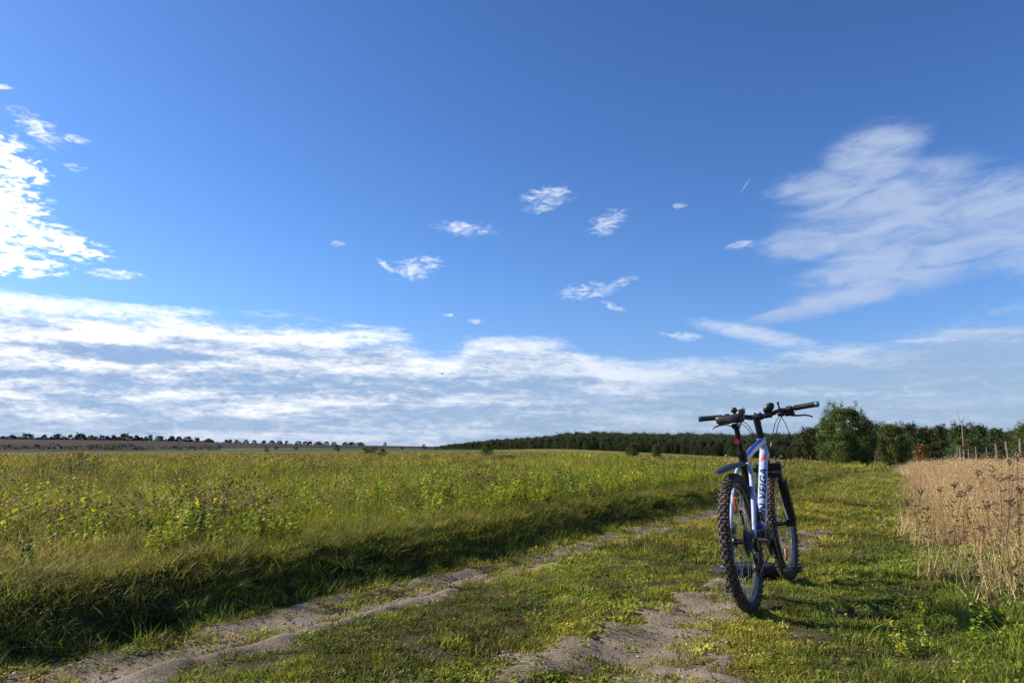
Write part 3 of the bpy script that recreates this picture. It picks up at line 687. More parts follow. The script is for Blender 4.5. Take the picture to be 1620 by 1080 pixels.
M_dullred = plain('dull_reflector', (0.22, 0.04, 0.01), 0.4, var=0.2)
M_cassette = plain('cassette_steel', (0.30, 0.32, 0.36), 0.35, metal=0.8, var=0.2, dirt=((0.10, 0.075, 0.05), 0.62, 50.0))
bike = empty('mountain_bicycle', (1.18, 4.0, tz(1.18, 4.0) + 0.012), (R(-6.2), 0, R(90 - 29.0)))
tag(bike, 'muddy white and blue mountain bicycle leaning on its kickstand on the grassy track', 'bicycle')
WR = 0.337
def wheel(x, label, rear):
    hub = MB(); c = Vector((x, 0, WR))
    hub.lathe([(0.006, -0.066), (0.012, -0.062), (0.024, -0.034), (0.024, -0.030), (0.013, -0.024), (0.013, 0.024), (0.026, 0.030), (0.026, 0.034), (0.012, 0.062), (0.006, 0.066)], (0, 0, 0), 'Y', 18)
    w = hub.build('wheel', M_blackmetal, bike); w.location = c; w['label'] = label
    t = MB(); prof = []
    for k in range(16):
        th = 2 * math.pi * k / 16 + math.pi / 16
        prof.append((0.307 + 0.0245 * math.cos(th), 0.0265 * math.sin(th)))
    t.lathe(prof, (0, 0, 0), 'Y', 72, closed=True); t.build('tyre', M_rubber, w, 60)
    kb = MB(); n = 58
    for i in range(n):
        for lat, half, off in ((0.0, (0.0075, 0.0075), 0), (0.0125, (0.0065, 0.0055), 0.5), (-0.0125, (0.0065, 0.0055), 0.5), (0.0235, (0.006, 0.005), 0), (-0.0235, (0.006, 0.005), 0)):
            if lat == 0.0 and i % 2: half = (0.005, 0.011)
            a = 2 * math.pi * (i + off) / n; ph = lat / 0.0265
            rr = 0.307 + 0.026 * math.cos(ph); y = 0.0275 * math.sin(ph) * 1.05
            er = Vector((math.cos(a), 0, math.sin(a))); et = Vector((-math.sin(a), 0, math.cos(a))); ey = Vector((0, 1, 0))
            nn = (er * math.cos(ph) + ey * math.sin(ph)); ll = nn.cross(et)
            M = Matrix((et, ll, nn)).transposed()
            kb.box(er * rr + ey * y, (half[0] * 2, half[1] * 2, 0.011), M)
    kb.build('tread', M_knob, w, None)
    r = MB(); r.lathe([(0.288, -0.014), (0.291, 0.0), (0.288, 0.014), (0.277, 0.0125), (0.268, 0.007), (0.266, 0.0), (0.268, -0.007), (0.277, -0.0125)], (0, 0, 0), 'Y', 72, closed=True); r.build('rim', M_rim, w, 40)
    sp = MB(); sp.tube([(0.024, 0.029, 0.0), (0.268, 0.002, 0.0)], 0.0011, 4, caps=False)
    base = None
    for i in range(28):
        sd = 1 if i % 2 else -1; a = 2 * math.pi * i / 28; tilt = (1 if (i // 2) % 2 else -1) * 0.09
        if base is None: o = sp.build('spoke', M_steel, w, None); base = o.data
        else: o = bpy.data.objects.new('spoke', base); COL.objects.link(o); o.parent = w
        o.scale = (1, sd, 1); o.rotation_euler = (0, a + tilt, 0)
    rf = MB()
    ra = R(-108) if rear else R(115)
    M = Matrix.Rotation(ra, 3, 'Y')
    rf.box(M @ Vector((0.195, -0.012, 0)), (0.072, 0.014, 0.030), M, 0.006); rf.build('spoke_reflector', M_orange if rear else M_dullred, w, 30)['label'] = 'orange reflector clipped between the spokes'
    d = MB(); d.lathe([(0.080, 0.0445), (0.080, 0.0465), (0.060, 0.0465), (0.060, 0.0445)], (0, 0, 0), 'Y', 36, closed=True)
    for k in range(5): d.tube([(0.02 * math.cos(k * 1.2566), 0.0455, 0.02 * math.sin(k * 1.2566)), (0.063 * math.cos(k * 1.2566 + .35), 0.0455, 0.063 * math.sin(k * 1.2566 + .35))], 0.003, 4)
    d.build('brake_disc', M_steel, w, 30)
    if rear:
        g = MB()
        for k in range(7):
            rr = 0.058 - 0.0052 * k; y = -0.030 - 0.0044 * k; pr = []
            nt_ = int(rr * 2 * math.pi / 0.0127); V = []
            for yy in (y, y - 0.0018):
                for j in range(nt_ * 2): a = math.pi * j / nt_; q = rr + (0.003 if j % 2 else -0.003); V.append((q * math.cos(a), yy, q * math.sin(a)))
            m = nt_ * 2; F = [tuple(range(m)), tuple(range(2 * m - 1, m - 1, -1))] + [(j, (j + 1) % m, m + (j + 1) % m, m + j) for j in range(m)]
            g.add(V, F)
        g.lathe([(0.017, -0.062), (0.020, -0.03)], (0, 0, 0), 'Y', 14); g.build('cassette', M_cassette, w, 20)
        s_ = MB(); s_.lathe([(0.025, -0.0265), (0.079, -0.0275), (0.079, -0.0255), (0.025, -0.0245)], (0, 0, 0), 'Y', 48, closed=True); s_.build('spoke_guard', M_grey, w, 25)
    return w
wr = wheel(0.0, 'muddy knobbly rear wheel with cassette', True)
wf = wheel(1.08, 'front wheel', False)

# frame
fr = MB(); fr.lathe([(0.024, -0.036), (0.024, 0.036)], (0.43, 0, 0.30), 'Y', 20)
frame = fr.build('frame', M_white, bike); frame['label'] = 'white and blue frame with black lettering along the down tube'
HT = Vector((0.838, 0, 0.868)); HB = Vector((0.889, 0, 0.730)); BB = Vector((0.43, 0, 0.30)); SD = Vector((-0.292, 0, 0.956)); ST = BB + SD * 0.50
hd = (HT - HB).normalized()
m = MB(); m.tube([HB, HB + hd * .02, HB + hd * .06, HT - hd * .02, HT], [0.027, 0.026, 0.0225, 0.024, 0.026], 18); m.build('head_tube', M_white, frame)
DT0 = HB + hd * 0.062; DT1 = BB + Vector((0.012, 0, 0.012))
m = MB(); m.tube([DT0, DT0.lerp(DT1, .12), DT0.lerp(DT1, .5), DT0.lerp(DT1, .9), DT1], [0.024, 0.0255, 0.0255, 0.025, 0.024], 22); m.build('down_tube', M_white, frame)
TT0 = HT - hd * 0.030; TT1 = BB + SD * 0.455
m = MB(); m.tube([TT0, TT0.lerp(TT1, .5) + Vector((0, 0, .008)), TT1], [0.021, 0.020, 0.018], 18); tt = m.build('top_tube', M_white, frame)
td = (TT1 - TT0).normalized(); tn = Vector((-td.z, 0, td.x)); tn = tn if tn.z > 0 else -tn
V = []; F = []; nseg = 12
for i in range(nseg + 1):
    f = 0.06 + 0.88 * i / nseg; cpt = TT0.lerp(TT1, f) + Vector((0, 0, .008 * (1 - abs(2 * f - 1)))); rr = np.interp(f, [0, .5, 1], [.021, .020, .018]) + 0.0016
    for ph in (-10, 8, 26, 44):
        V.append(cpt + (tn * math.cos(R(ph)) + Vector((0, -1, 0)) * math.sin(R(ph))) * rr)
for i in range(nseg):
    for j in range(3): F.append((i * 4 + j, i * 4 + j + 1, (i + 1) * 4 + j + 1, (i + 1) * 4 + j))
mesh_obj('stripe', V, F, M_blue, frame, 180)['label'] = 'dark blue stripe along the top tube'
m = MB(); m.tube([BB, BB + SD * .33], [0.0265, 0.0255], 18); m.build('seat_tube', M_blue, frame)
m = MB(); m.tube([BB + SD * .3295, BB + SD * .50], [0.0250, 0.0225], 18); m.tube([BB + SD * .475, BB + SD * .503], 0.0255, 18); m.build('seat_tube', M_blackmetal, frame)['label'] = 'black upper seat tube with clamp'
for sy in (-1, 1):
    AX = Vector((0.012, sy * 0.062, WR + .004))
    S0 = BB + SD * .44 + Vector((-.012, sy * .020, 0)); S3 = AX + Vector((0.004, 0, .02))
    m = MB(); m.tube([S0, S0.lerp(S3, .16) + Vector((0, sy * .014, 0)), S0.lerp(S3, .6) + Vector((0, sy * .010, 0)), S3], [0.0115, 0.0120, 0.0115, 0.010], 12); m.build('seat_stay', M_white, frame)
    m = MB(); m.tube([BB + Vector((-.01, sy * .030, 0)), BB + Vector((-.10, sy * .050, .006)), AX + Vector((.07, 0, -.006)), AX], [0.012, 0.0115, 0.0105, 0.009], 12); m.build('chain_stay', M_blackmetal, frame)
    m = MB(); m.box(AX + Vector((0, 0, 0)), (0.05, 0.007, 0.046), Matrix.Rotation(R(35), 3, 'Y'), 0.003); m.tube([AX + Vector((0, -sy * .008, 0)), AX + Vector((0, sy * .014, 0))], [0.009, 0.007], 8); m.build('dropout', M_blackmetal, frame)
# lettering that wraps round the down tube
def wrap_text(txt, name, size, u0, mat, phi0, flip=1.0, shear=0.25):
    cu = bpy.data.curves.new('lettering_source', 'FONT'); cu.body = txt; cu.size = size; cu.shear = shear; cu.space_character = 1.08; cu.resolution_u = 3; cu.offset = size * 0.018
    to = bpy.data.objects.new('lettering_source', cu); COL.objects.link(to); dg = bpy.context.evaluated_depsgraph_get()
    me = bpy.data.meshes.new_from_object(to.evaluated_get(dg)); bpy.data.objects.remove(to)
    bm = bmesh.new(); bm.from_mesh(me)
    for k in range(-1, 12):
        bmesh.ops.bisect_plane(bm, geom=bm.verts[:] + bm.edges[:] + bm.faces[:], plane_co=(0, k * size / 9, 0), plane_no=(0, 1, 0))
    d = (DT0 - DT1).normalized(); n = Vector((-d.z, 0, d.x)); L = (DT0 - DT1).length
    for v in bm.verts:
        u = u0 + v.co.x * 1.28; f = 1 - u / L; rr = np.interp(f, [0, .12, .5, .9, 1], [.024, .0255, .0255, .025, .024]) + 0.0016
        ph = phi0 - v.co.y / rr
        v.co = DT1 + d * u + (n * math.cos(ph) + Vector((0, -1, 0)) * math.sin(ph)) * rr
    bm.to_mesh(me); bm.free(); me.materials.clear(); me.materials.append(mat)
    o = bpy.data.objects.new(name, me); COL.objects.link(o); o.parent = frame
    return o
LL = (DT0 - DT1).length
wrap_text('AN VEIGA', 'lettering', 0.062, LL - 0.100 - 0.445, M_ink, R(62))['label'] = 'black brand lettering running up the down tube'
# orange flame mark above the lettering
d = (DT0 - DT1).normalized(); n_ = Vector((-d.z, 0, d.x)); V = []; F = []
sh = [(0.0, -20), (0.0, 48), (0.018, 44), (0.034, 30), (0.052, 18), (0.036, -2), (0.018, -14)]
for (u, ph) in sh:
    V.append(DT1 + d * (LL - 0.108 + u * 1.15) + (n_ * math.cos(R(ph)) + Vector((0, -1, 0)) * math.sin(R(ph))) * 0.0278)
V.append(DT1 + d * (LL - 0.108 + 0.02) + (n_ * math.cos(R(15)) + Vector((0, -1, 0)) * math.sin(R(15))) * 0.0284)
F = [(i, (i + 1) % 7, 7) for i in range(7)]
mesh_obj('emblem', V, F, M_orangeink, frame, None)['label'] = 'orange flame mark at the top of the down tube'
# fork
CR = HB - hd * 0.03
m = MB(); m.tube([HB + hd * .001, CR - hd * .03], [0.020, 0.020], 14); m.box(CR - hd * .018, (0.052, 0.168, 0.040), Matrix.Rotation(math.atan2(hd.x, hd.z), 3, 'Y'), 0.012)
fork = m.build('fork', M_blackmetal, bike)
FA = Vector((1.08, 0, WR))
for sy in (-1, 1):
    off = Vector((0, sy * 0.066, 0)); top = CR - hd * .01 + off; fd = Vector((0.035, 0, 0)); low = FA + off + Vector((0.0, 0, 0))
    dirn = (low - top - fd * 0.6)
    mid = top + dirn * 0.30
    m = MB(); m.tube([top + hd * .02, mid], 0.0155, 14); m.build('stanchion', M_stanchion, fork)
    m = MB(); m.tube([mid - dirn * .03, mid + dirn * .02, mid + dirn * .35, low + Vector((0.0, 0, .03)), low - Vector((0, 0, .018))], [0.028, 0.029, 0.027, 0.023, 0.018], 16)
    m.tube([low - Vector((0, .012, 0)), low + Vector((0, .012, 0))], 0.012, 10); m.build('fork_leg', M_black, fork)
md = top + dirn * .33; md.y = 0
m = MB(); m.tube([md + Vector((-.012, -.066, .0)), md + Vector((-.02, -.055, .05)), md + Vector((-.026, 0, .072)), md + Vector((-.02, .055, .05)), md + Vector((-.012, .066, .0))], [0.014, 0.012, 0.011, 0.012, 0.014], 10); m.build('brake_arch', M_black, fork)
# stem and handlebar
m = MB(); m.tube([HT + hd * .001, HT + hd * 0.012], 0.028, 18); m.tube([HT + hd * .012, HT + hd * .10], 0.0205, 16)
SB = HT + hd * .112; BC = SB + Vector((0.062, 0, 0.018))
m.tube([SB - hd * .028, SB + hd * .022], 0.0215, 16); m.tube([SB, BC], [0.019, 0.0185], 14); m.box(BC, (0.036, 0.05, 0.042), None, 0.008)
for yy in (-.016, .016): m.tube([BC + Vector((-.012, yy, .018)), BC + Vector((-.012, yy, .029))], 0.005, 8)
stem = m.build('stem', M_blackmetal, bike)
def bar(y):
    a = abs(y); return BC + Vector((-0.03 * max(0, a - .16) / .18, y, float(np.interp(a, [0, .05, .13, .345], [0, 0.002, 0.022, 0.030]))))
m = MB(); ys = [-.345, -.25, -.17, -.13, -.09, -.05, 0, .05, .09, .13, .17, .25, .345]
m.tube([bar(y) for y in ys], [0.0112] * 3 + [0.0125, 0.014, 0.0158, 0.0158, 0.0158, 0.014, 0.0125] + [0.0112] * 3, 14); hb = m.build('handlebar', M_blackmetal, bike)
for sy in (-1, 1):
    m = MB(); yy = [.218, .222, .25, .30, .335, .341]
    m.tube([bar(sy * y) for y in yy], [0.0175, 0.0170, 0.0160, 0.0158, 0.0166, 0.0165], 14); g = m.build('grip', M_black, hb)
    m = MB(); m.tube([bar(sy * y) for y in (.3405, .343, .357, .360)], [0.0170, 0.0182, 0.0180, 0.014], 14); m.build('grip_cap', M_teal, hb)
    m = MB(); bp = bar(sy * .185)
    m.tube([bar(sy * .172), bar(sy * .200)], 0.0185, 12)
    m.box(bp + Vector((0.020, -sy * .005, -.022)), (0.040, 0.060, 0.030), Matrix.Rotation(R(25), 3, 'Y'), 0.009)
    m.ball(bp + Vector((0.012, -sy * .045, -.012)), (0.026, 0.024, 0.018), 10)
    m.box(bp + Vector((-0.004, -sy * .052, -.026)), (0.045, 0.036, 0.016), Matrix.Rotation(R(15), 3, 'Y'), 0.006)
    br = m.build('brake_lever', M_black, hb)
    m = MB(); q = bp + Vector((.040, 0, -.036))
    m.tube([q, q + Vector((.018, sy * .035, -.006)), q + Vector((.014, sy * .075, -.008)), q + Vector((.010, sy * .105, -.016)), q + Vector((.012, sy * .118, -.026))], [0.009, 0.0075, 0.0068, 0.006, 0.0065], 8, squash=(0.75, 1.1)); m.build('lever_blade', M_blackmetal, br)
# bell, lamp, computer
m = MB(); p = bar(.138); m.tube([p + Vector((0, -.008, 0)), p + Vector((0, .008, 0))], 0.019, 12); m.ball(p + Vector((-.01, .0, .036)), (0.022, 0.022, 0.018), 12); m.tube([p, p + Vector((-.006, 0, .03))], 0.006, 6); m.build('bell', M_black, hb)
m = MB(); p = bar(.095); m.tube([p + Vector((0, -.011, 0)), p + Vector((0, .011, 0))], 0.0205, 12); m.box(p + Vector((0, 0, .030)), (0.055, 0.034, 0.026), None, 0.005); lamp = m.build('lamp', M_black, hb)
m = MB(); m.box(p + Vector((0, 0, .0485)), (0.060, 0.036, 0.014), None, 0.004); m.build('lamp_cover', M_silver, lamp)['label'] = 'silver top cover of the handlebar lamp'
m = MB(); p = bar(-.070); m.tube([p + Vector((0, -.010, 0)), p + Vector((0, .010, 0))], 0.021, 12)
Mx = Matrix.Rotation(R(-35), 3, 'X') @ Matrix.Rotation(R(-20), 3, 'Y')
m.ball(p + Vector((-.012, .0, .038)), (0.020, 0.040, 0.026), 14, Mx); m.build('cycle_computer', M_black, hb)
m = MB(); p = bar(-.130); m.tube([p + Vector((0, -.006, 0)), p + Vector((0, .006, 0))], 0.019, 10); m.tube([p + Vector((0, 0, .01)), p + Vector((0, .004, .042))], 0.005, 6); m.ball(p + Vector((0, .004, .045)), 0.009, 8); m.build('clamp_knob', M_black, hb)
# cables
def bez(pts, n=18):
    P = [Vector(p) for p in pts]; out = []
    for i in range(n + 1):
        t = i / n; Q = P[:]
        while len(Q) > 1: Q = [Q[k].lerp(Q[k + 1], t) for k in range(len(Q) - 1)]
        out.append(Q[0])
    return out
bl, brr = bar(.13) + Vector((.02, 0, -.03)), bar(-.13) + Vector((.02, 0, -.03))
for pts in ([brr, brr + Vector((.06, .06, .0)), HT + Vector((.09, -.05, -.01)), HT + Vector((.05, -.03, -.10)), DT0 + Vector((0, -.03, -.02)), DT0.lerp(DT1, .3) + Vector((0, -.034, -.01))],
            [brr + Vector((0, -.01, 0)), brr + Vector((.07, .03, -.01)), HT + Vector((.11, -.04, -.03)), HT + Vector((.06, -.05, -.13)), CR + Vector((.05, -.04, .0)), CR + Vector((.045, -.055, -.05))],
            [bl, bl + Vector((.05, -.06, .0)), HT + Vector((.08, .05, .03)), HT + Vector((.05, .04, -.06)), TT0 + Vector((-.05, .026, 0))],
            [bl + Vector((0, .01, 0)), bl + Vector((.07, -.04, -.02)), HT + Vector((.11, .02, -.03)), HT + Vector((.08, .05, -.12)), FA + Vector((-.03, .075, .12))],
            [bar(-.125) + Vector((0, 0, -.012)), bar(-.14) + Vector((.03, -.01, -.10)), bar(-.19) + Vector((.04, 0, -.16)), CR + Vector((.08, -.13, .06)), CR + Vector((.07, -.075, -.03))],
            [TT0 + Vector((0, -.021, -.02)), TT0 + Vector((-.02, -.036, -.02)), HB + hd * .08 + Vector((.02, -.036, 0)), HB + hd * .07 + Vector((.05, -.02, 0))]):
    m = MB(); m.tube(bez(pts), 0.0024, 6); m.build('cable', M_black, hb)
# seat post, saddle, reflector, mudguard
m = MB(); m.tube([BB + SD * .44, BB + SD * .645], 0.0145, 14); q = BB + SD * .648; m.box(q, (0.05, 0.04, 0.028), None, 0.007); sp_ = m.build('seat_post', M_blackmetal, bike)
m = MB(); p = BB + SD * .558 + Vector((-.022, 0, 0)); m.tube([p + Vector((.022, 0, -.009)), p + Vector((.022, 0, .009))], 0.0185, 12); m.box(p + Vector((-.004, 0, 0)), (0.022, 0.016, 0.014), None, 0.003); hold = m.build('reflector_bracket', M_black, sp_)
m = MB(); m.lathe([(0.003, 0.005), (0.013, 0.004), (0.0155, -0.002), (0.0155, -0.008)], p + Vector((-.022, .004, .003)), 'X', 18); rl = m.build('tail_reflector', M_red, sp_); rl['label'] = 'round red reflector on the seat post'
def saddle():
    prof = [(-.135, .052, .000, .030), (-.128, .070, .006, .048), (-.10, .077, .010, .056), (-.06, .070, .009, .054), (-.02, .050, .005, .044), (.03, .031, .002, .032), (.08, .023, .002, .030), (.12, .019, .002, .028), (.138, .012, -.003, .022)]
    V = []; F = []; n = 16; c = BB + SD * .69 + Vector((-.005, 0, .0))
    for (x, hw, zt, th) in prof:
        for j in range(n):
            a = 2 * math.pi * j / n; cy, sz = math.cos(a), math.sin(a)
            y = hw * math.copysign(abs(cy) ** .8, cy); z = zt + (0.010 * abs(sz) ** .7 if sz > 0 else -th * abs(sz) ** .6 * (0.55 + .45 * abs(cy)))
            if sz > 0 and abs(y) < .012: z -= .004
            V.append(c + Vector((x, y, z)))
    k = len(prof)
    F = [(i * n + j, (i + 1) * n + j, (i + 1) * n + (j + 1) % n, i * n + (j + 1) % n) for i in range(k - 1) for j in range(n)] + [tuple(range(n)), tuple(range(k * n - 1, (k - 1) * n - 1, -1))]
    o = mesh_obj('saddle', V, F, M_saddle, bike, 55)
    r = MB()
    for sy in (-1, 1): r.tube([c + Vector((-.10, sy * .035, -.024)), c + Vector((-.05, sy * .022, -.038)), c + Vector((.04, sy * .020, -.038)), c + Vector((.11, sy * .008, -.018))], 0.0035, 6)
    r.build('saddle_rail', M_steel, o)
    return c
saddle()
V = []; F = []; cs = 7
line = [(0.290, .728, .016), (0.22, .728, .026), (0.10, .727, .038), (-.03, .724, .042), (-.15, .715, .040), (-.26, .700, .030), (-.32, .688, .012)]
for lay in (0, 1):
    for (x, z, hw) in line:
        for j in range(cs):
            f = -1 + 2 * j / (cs - 1); V.append(Vector((x, hw * f, z - .020 * f * f * (hw / .04) - lay * .003)))
k = len(line)
for lay in (0, 1):
    b0 = lay * k * cs
    for i in range(k - 1):
        for j in range(cs - 1):
            q = (b0 + i * cs + j, b0 + i * cs + j + 1, b0 + (i + 1) * cs + j + 1, b0 + (i + 1) * cs + j); F.append(q if lay else q[::-1])
    if lay:
        for i in range(k - 1):
            for j in (0, cs - 1): F.append((i * cs + j, (i + 1) * cs + j, b0 + (i + 1) * cs + j, b0 + i * cs + j))
        for i in (0, k - 1):
            for j in range(cs - 1): F.append((i * cs + j, i * cs + j + 1, b0 + i * cs + j + 1, b0 + i * cs + j))
mg = mesh_obj('mudguard', V, F, M_grey, bike, 40); mg['label'] = 'short grey clip-on mudguard above the rear tyre'
m = MB(); m.tube([BB + SD * .425 + Vector((-.025, 0, 0)), BB + SD * .425 + Vector((.025, 0, 0))], 0.012, 10); m.tube([Vector((.30, 0, .705)), BB + SD * .43], 0.012, 8); m.build('mudguard_strap', M_black, mg)
# drive train
CRA = R(-78)                                    # right crank points down and a little forward
m = MB()
for rr, y in ((0.086, -.046), (0.064, -.039), (0.046, -.032)):
    nt_ = int(rr * 2 * math.pi / 0.0127); V = []
    for yy in (y, y - .0025):
        for j in range(nt_ * 2): a = math.pi * j / nt_; q = rr + (0.0035 if j % 2 else -0.0035); V.append(BB + Vector((q * math.cos(a), yy, q * math.sin(a))))
    for yy in (y, y - .0025):
        for j in range(nt_ * 2): a = math.pi * j / nt_; q = rr - 0.016; V.append(BB + Vector((q * math.cos(a), yy, q * math.sin(a))))
    mm = nt_ * 2; F = []
    for j in range(mm):
        j2 = (j + 1) % mm; F += [(j, j2, 2 * mm + j2, 2 * mm + j), (mm + j2, mm + j, 3 * mm + j, 3 * mm + j2), (j2, j, mm + j, mm + j2), (2 * mm + j, 2 * mm + j2, 3 * mm + j2, 3 * mm + j)]
    m.add(V, F)
for k in range(4): a = CRA + k * math.pi / 2; m.tube([BB + Vector((0, -.045, 0)), BB + Vector((.075 * math.cos(a), -.044, .075 * math.sin(a)))], [.012, .007], 8)
m.tube([BB + Vector((0, -.06, 0)), BB + Vector((0, .06, 0))], 0.011, 10)
ch = m.build('chainset', M_chain, bike)
for sy, a in ((-1, CRA), (1, CRA + math.pi)):
    e = BB + Vector((.17 * math.cos(a), sy * .078, .17 * math.sin(a))); s0 = BB + Vector((0, sy * .062, 0))
    m = MB(); m.tube([s0, s0.lerp(e, .12), s0.lerp(e, .9), e], [.017, .0145, .011, .013], 10, squash=(1.0, .75)); m.build('crank_arm', M_blackmetal, ch)
    pc = e + Vector((0, sy * .060, 0)); m = MB(); m.tube([e, e + Vector((0, sy * .105, 0))], .008, 10)
    for dx in (-.036, .036): m.box(pc + Vector((dx, 0, 0)), (.010, .088, .022), None, .002)
    for dy in (-.042, .042): m.box(pc + Vector((0, dy, 0)), (.066, .008, .020), None, .002)
    for k in range(4):
        m.box(pc + Vector((-.036, -.033 + k * .022, .013)), (.006, .005, .008)); m.box(pc + Vector((.036, -.033 + k * .022, .013)), (.006, .005, .008))
    if sy < 0: m.tube([pc + Vector((.030, .040, 0)), pc + Vector((.075, .038, .02)), pc + Vector((.080, -.035, .022)), pc + Vector((.030, -.042, 0))], .0035, 6)
    m.build('pedal', M_black, ch)
AXR = Vector((0, -.045, WR))
loop = []
for k in range(13): a = R(-90 + 180 * k / 12); loop.append(BB + Vector((.064 * math.cos(a), -.0405, .064 * math.sin(a))))
for k in range(9): a = R(95 + 150 * k / 8); loop.append(AXR + Vector((.040 * math.cos(a), 0, .040 * math.sin(a))))
loop += [AXR + Vector((.012, -.004, -.075)), AXR + Vector((.035, -.004, -.165)), AXR + Vector((.06, -.003, -.175)), loop[0]]
m = MB(); m.tube(loop, .0042, 6, caps=False, squash=(1, .8)); m.build('chain', M_chain, bike)
m = MB(); a0 = AXR + Vector((.012, -.020, -.03)); m.box(a0, (.030, .022, .045), Matrix.Rotation(R(-20), 3, 'Y'), .005)
for c_, r_ in ((AXR + Vector((.012, -.006, -.085)), .021), (AXR + Vector((.045, -.006, -.160)), .021)): m.lathe([(r_, -.004), (r_, .004)], c_, 'Y', 14)
for yy in (-.013, .001): m.tube([AXR + Vector((.012, yy, -.085)), AXR + Vector((.045, yy, -.160))], .007, 6, squash=(1, .4))
m.tube(bez([AXR + Vector((-.01, -.02, -.05)), AXR + Vector((-.10, -.03, -.03)), AXR + Vector((-.06, -.02, .06)), AXR + Vector((.05, -.016, .03))]), .0022, 6)
m.build('rear_derailleur', M_blackmetal, bike)['label'] = 'black derailleur hanging below the cassette'
m = MB(); m.box(BB + SD * .13 + Vector((-.004, -.036, 0)), (.05, .018, .030), Matrix.Rotation(R(-17), 3, 'Y'), .004); m.tube([BB + SD * .15 + Vector((0, -.022, -.01)), BB + SD * .15 + Vector((0, -.022, .012))], .020, 10); m.build('front_derailleur', M_chain, bike)
m = MB(); m.box(Vector((.055, .052, WR + .062)), (.055, .034, .036), Matrix.Rotation(R(-50), 3, 'Y'), .006); m.build('brake_caliper', M_grey, bike)
m = MB(); m.box(FA + Vector((-.055, .052, .055)), (.055, .030, .036), Matrix.Rotation(R(40), 3, 'Y'), .006); m.build('brake_caliper', M_black, bike)
# kickstand at the left of the rear wheel; its foot is found in the bicycle's own leaning frame
bpy.context.view_layer.update()
ft_w = hit(1151, 943); ft = bike.matrix_world.inverted() @ Vector((ft_w.x, ft_w.y, ft_w.z + 0.030))
m = MB(); k0 = Vector((.085, .066, .318)); m.tube([k0 + Vector((0, -.012, 0)), k0, k0.lerp(ft, .15) + Vector((0, .01, 0)), k0.lerp(ft, .94), ft], [.011, .012, .012, .011, .012], 8); m.ball(ft, (.024, .018, .012), 8); m.box(k0, (.05, .02, .03), None, .004); m.build('kickstand', M_black, bike)

# ---------------------------------------------------------------- black bag on the ground behind the bicycle
def bag():
    c = on(1183, 5.25); root = empty('bag', (c.x, c.y, c.z), (0, 0, R(-6)))
    tag(root, 'low black bag lying on the grass behind the wheels of the bicycle', 'bag')
    Mb = plain('black_nylon', (0.010, 0.011, 0.014), 0.75, var=0.3, scale=25, bump=0.5)
    n = 18; V = []; F = []; prof = [(-.27, .02, .012), (-.24, .04, .040), (-.18, .08, .075), (-.10, .11, .085), (.0, .13, .092), (.10, .125, .095), (.19, .115, .085), (.24, .08, .055), (.26, .03, .02)]
    for i, (x, hw, hh) in enumerate(prof):
        for j in range(n):
            a = 2 * math.pi * j / n; ca, sa = math.cos(a), math.sin(a); wv = 1 + .07 * math.sin(3 * a + i * 1.3)
            V.append((x, hw * math.copysign(abs(ca) ** .7, ca) * wv, max(0.004, hh * .5 + hh * .5 * math.copysign(abs(sa) ** .7, sa) * wv)))
    k = len(prof); F = [(i * n + j, (i + 1) * n + j, (i + 1) * n + (j + 1) % n, i * n + (j + 1) % n) for i in range(k - 1) for j in range(n)] + [tuple(range(n)), tuple(range(k * n - 1, (k - 1) * n - 1, -1))]
    mesh_obj('bag_body', V, F, Mb, root, 60)
    m = MB(); m.tube(bez([(-.18, -.05, .065), (-.12, -.14, .09), (.05, -.17, .07), (.15, -.08, .085)]), .008, 6, squash=(1.8, .4)); m.build('strap', M_black, root)
    m = MB(); m.tube([(-.2, .02, .068), (-.05, .03, .092), (.1, .03, .098), (.2, .02, .086)], .004, 6); m.build('zip', M_grey, root)
bag()
# ---------------------------------------------------------------- wire fence and bare sapling on the right
M_post = plain('weathered_post', (0.13, 0.11, 0.085), 0.9, var=0.3, scale=14, bump=0.6)
M_wire = plain('fence_wire', (0.25, 0.25, 0.25), 0.5, metal=0.7)
def fence():
    POSTS = [(1619, 694, 21, 1.0, 0.02), (1596, 698, 24, 1.25, -0.10), (1579, 702, 27, 1.15, -0.03), (1563, 707, 30, 0.6, -0.07), (1546, 706, 33, 0.85, -0.02), (1534, 709, 37, 0.9, -0.04), (1517, 705, 41, 0.85, 0.0), (1521, 705, 44, 1.5, 0.02),
             (1514, 715, 48, 0.9, -0.03), (1511, 717, 52, 0.8, -0.03), (1505, 720, 57, 0.9, 0.02), (1501, 720, 62, 0.8, 0.0), (1498, 721, 67, 0.9, 0.0), (1490, 723, 74, 0.9, 0.03)]
    b0 = on(POSTS[0][0], POSTS[0][2]); root = empty('wire_fence', b0); tag(root, 'row of leaning weathered wooden fence posts with wire at the dry grass', 'fence')
    tops = []; rg = np.random.default_rng(6)
    for (px, yt, d, rr, ln) in POSTS:
        b = on(px, d); t = at(px, yt, d); h = max(t.z - b.z, .7); r_ = 0.037 * rr
        m = MB(); p0 = b - b0
        lean = Vector((ln * h, rg.normal() * .02 * h, 0))
        m.tube([p0 - Vector((0, 0, .2)) - lean, p0 + Vector((0, 0, h * .5)) - lean * .5, p0 + Vector((0, 0, h - .02)), p0 + Vector((0.004, 0, h))], [r_ * 1.1, r_ * (1 + .1 * rg.normal()), r_ * .95, r_ * .7], 9)
        m.build('post', M_post, root, 50); tops.append((p0 - lean * .45, h))
    for f in (0.82, 0.5):
        for i in range(len(tops) - 1):
            if i == 6: continue
            (a, ha), (b, hb) = tops[i], tops[i + 1]; A = a + Vector((-.05, 0, ha * f)); B = b + Vector((-.05, 0, hb * f)); M_ = (A + B) / 2 - Vector((0, 0, .05))
            m = MB(); m.tube([A, M_, B], 0.004, 4); m.build('wire', M_wire, root, None)
fence()
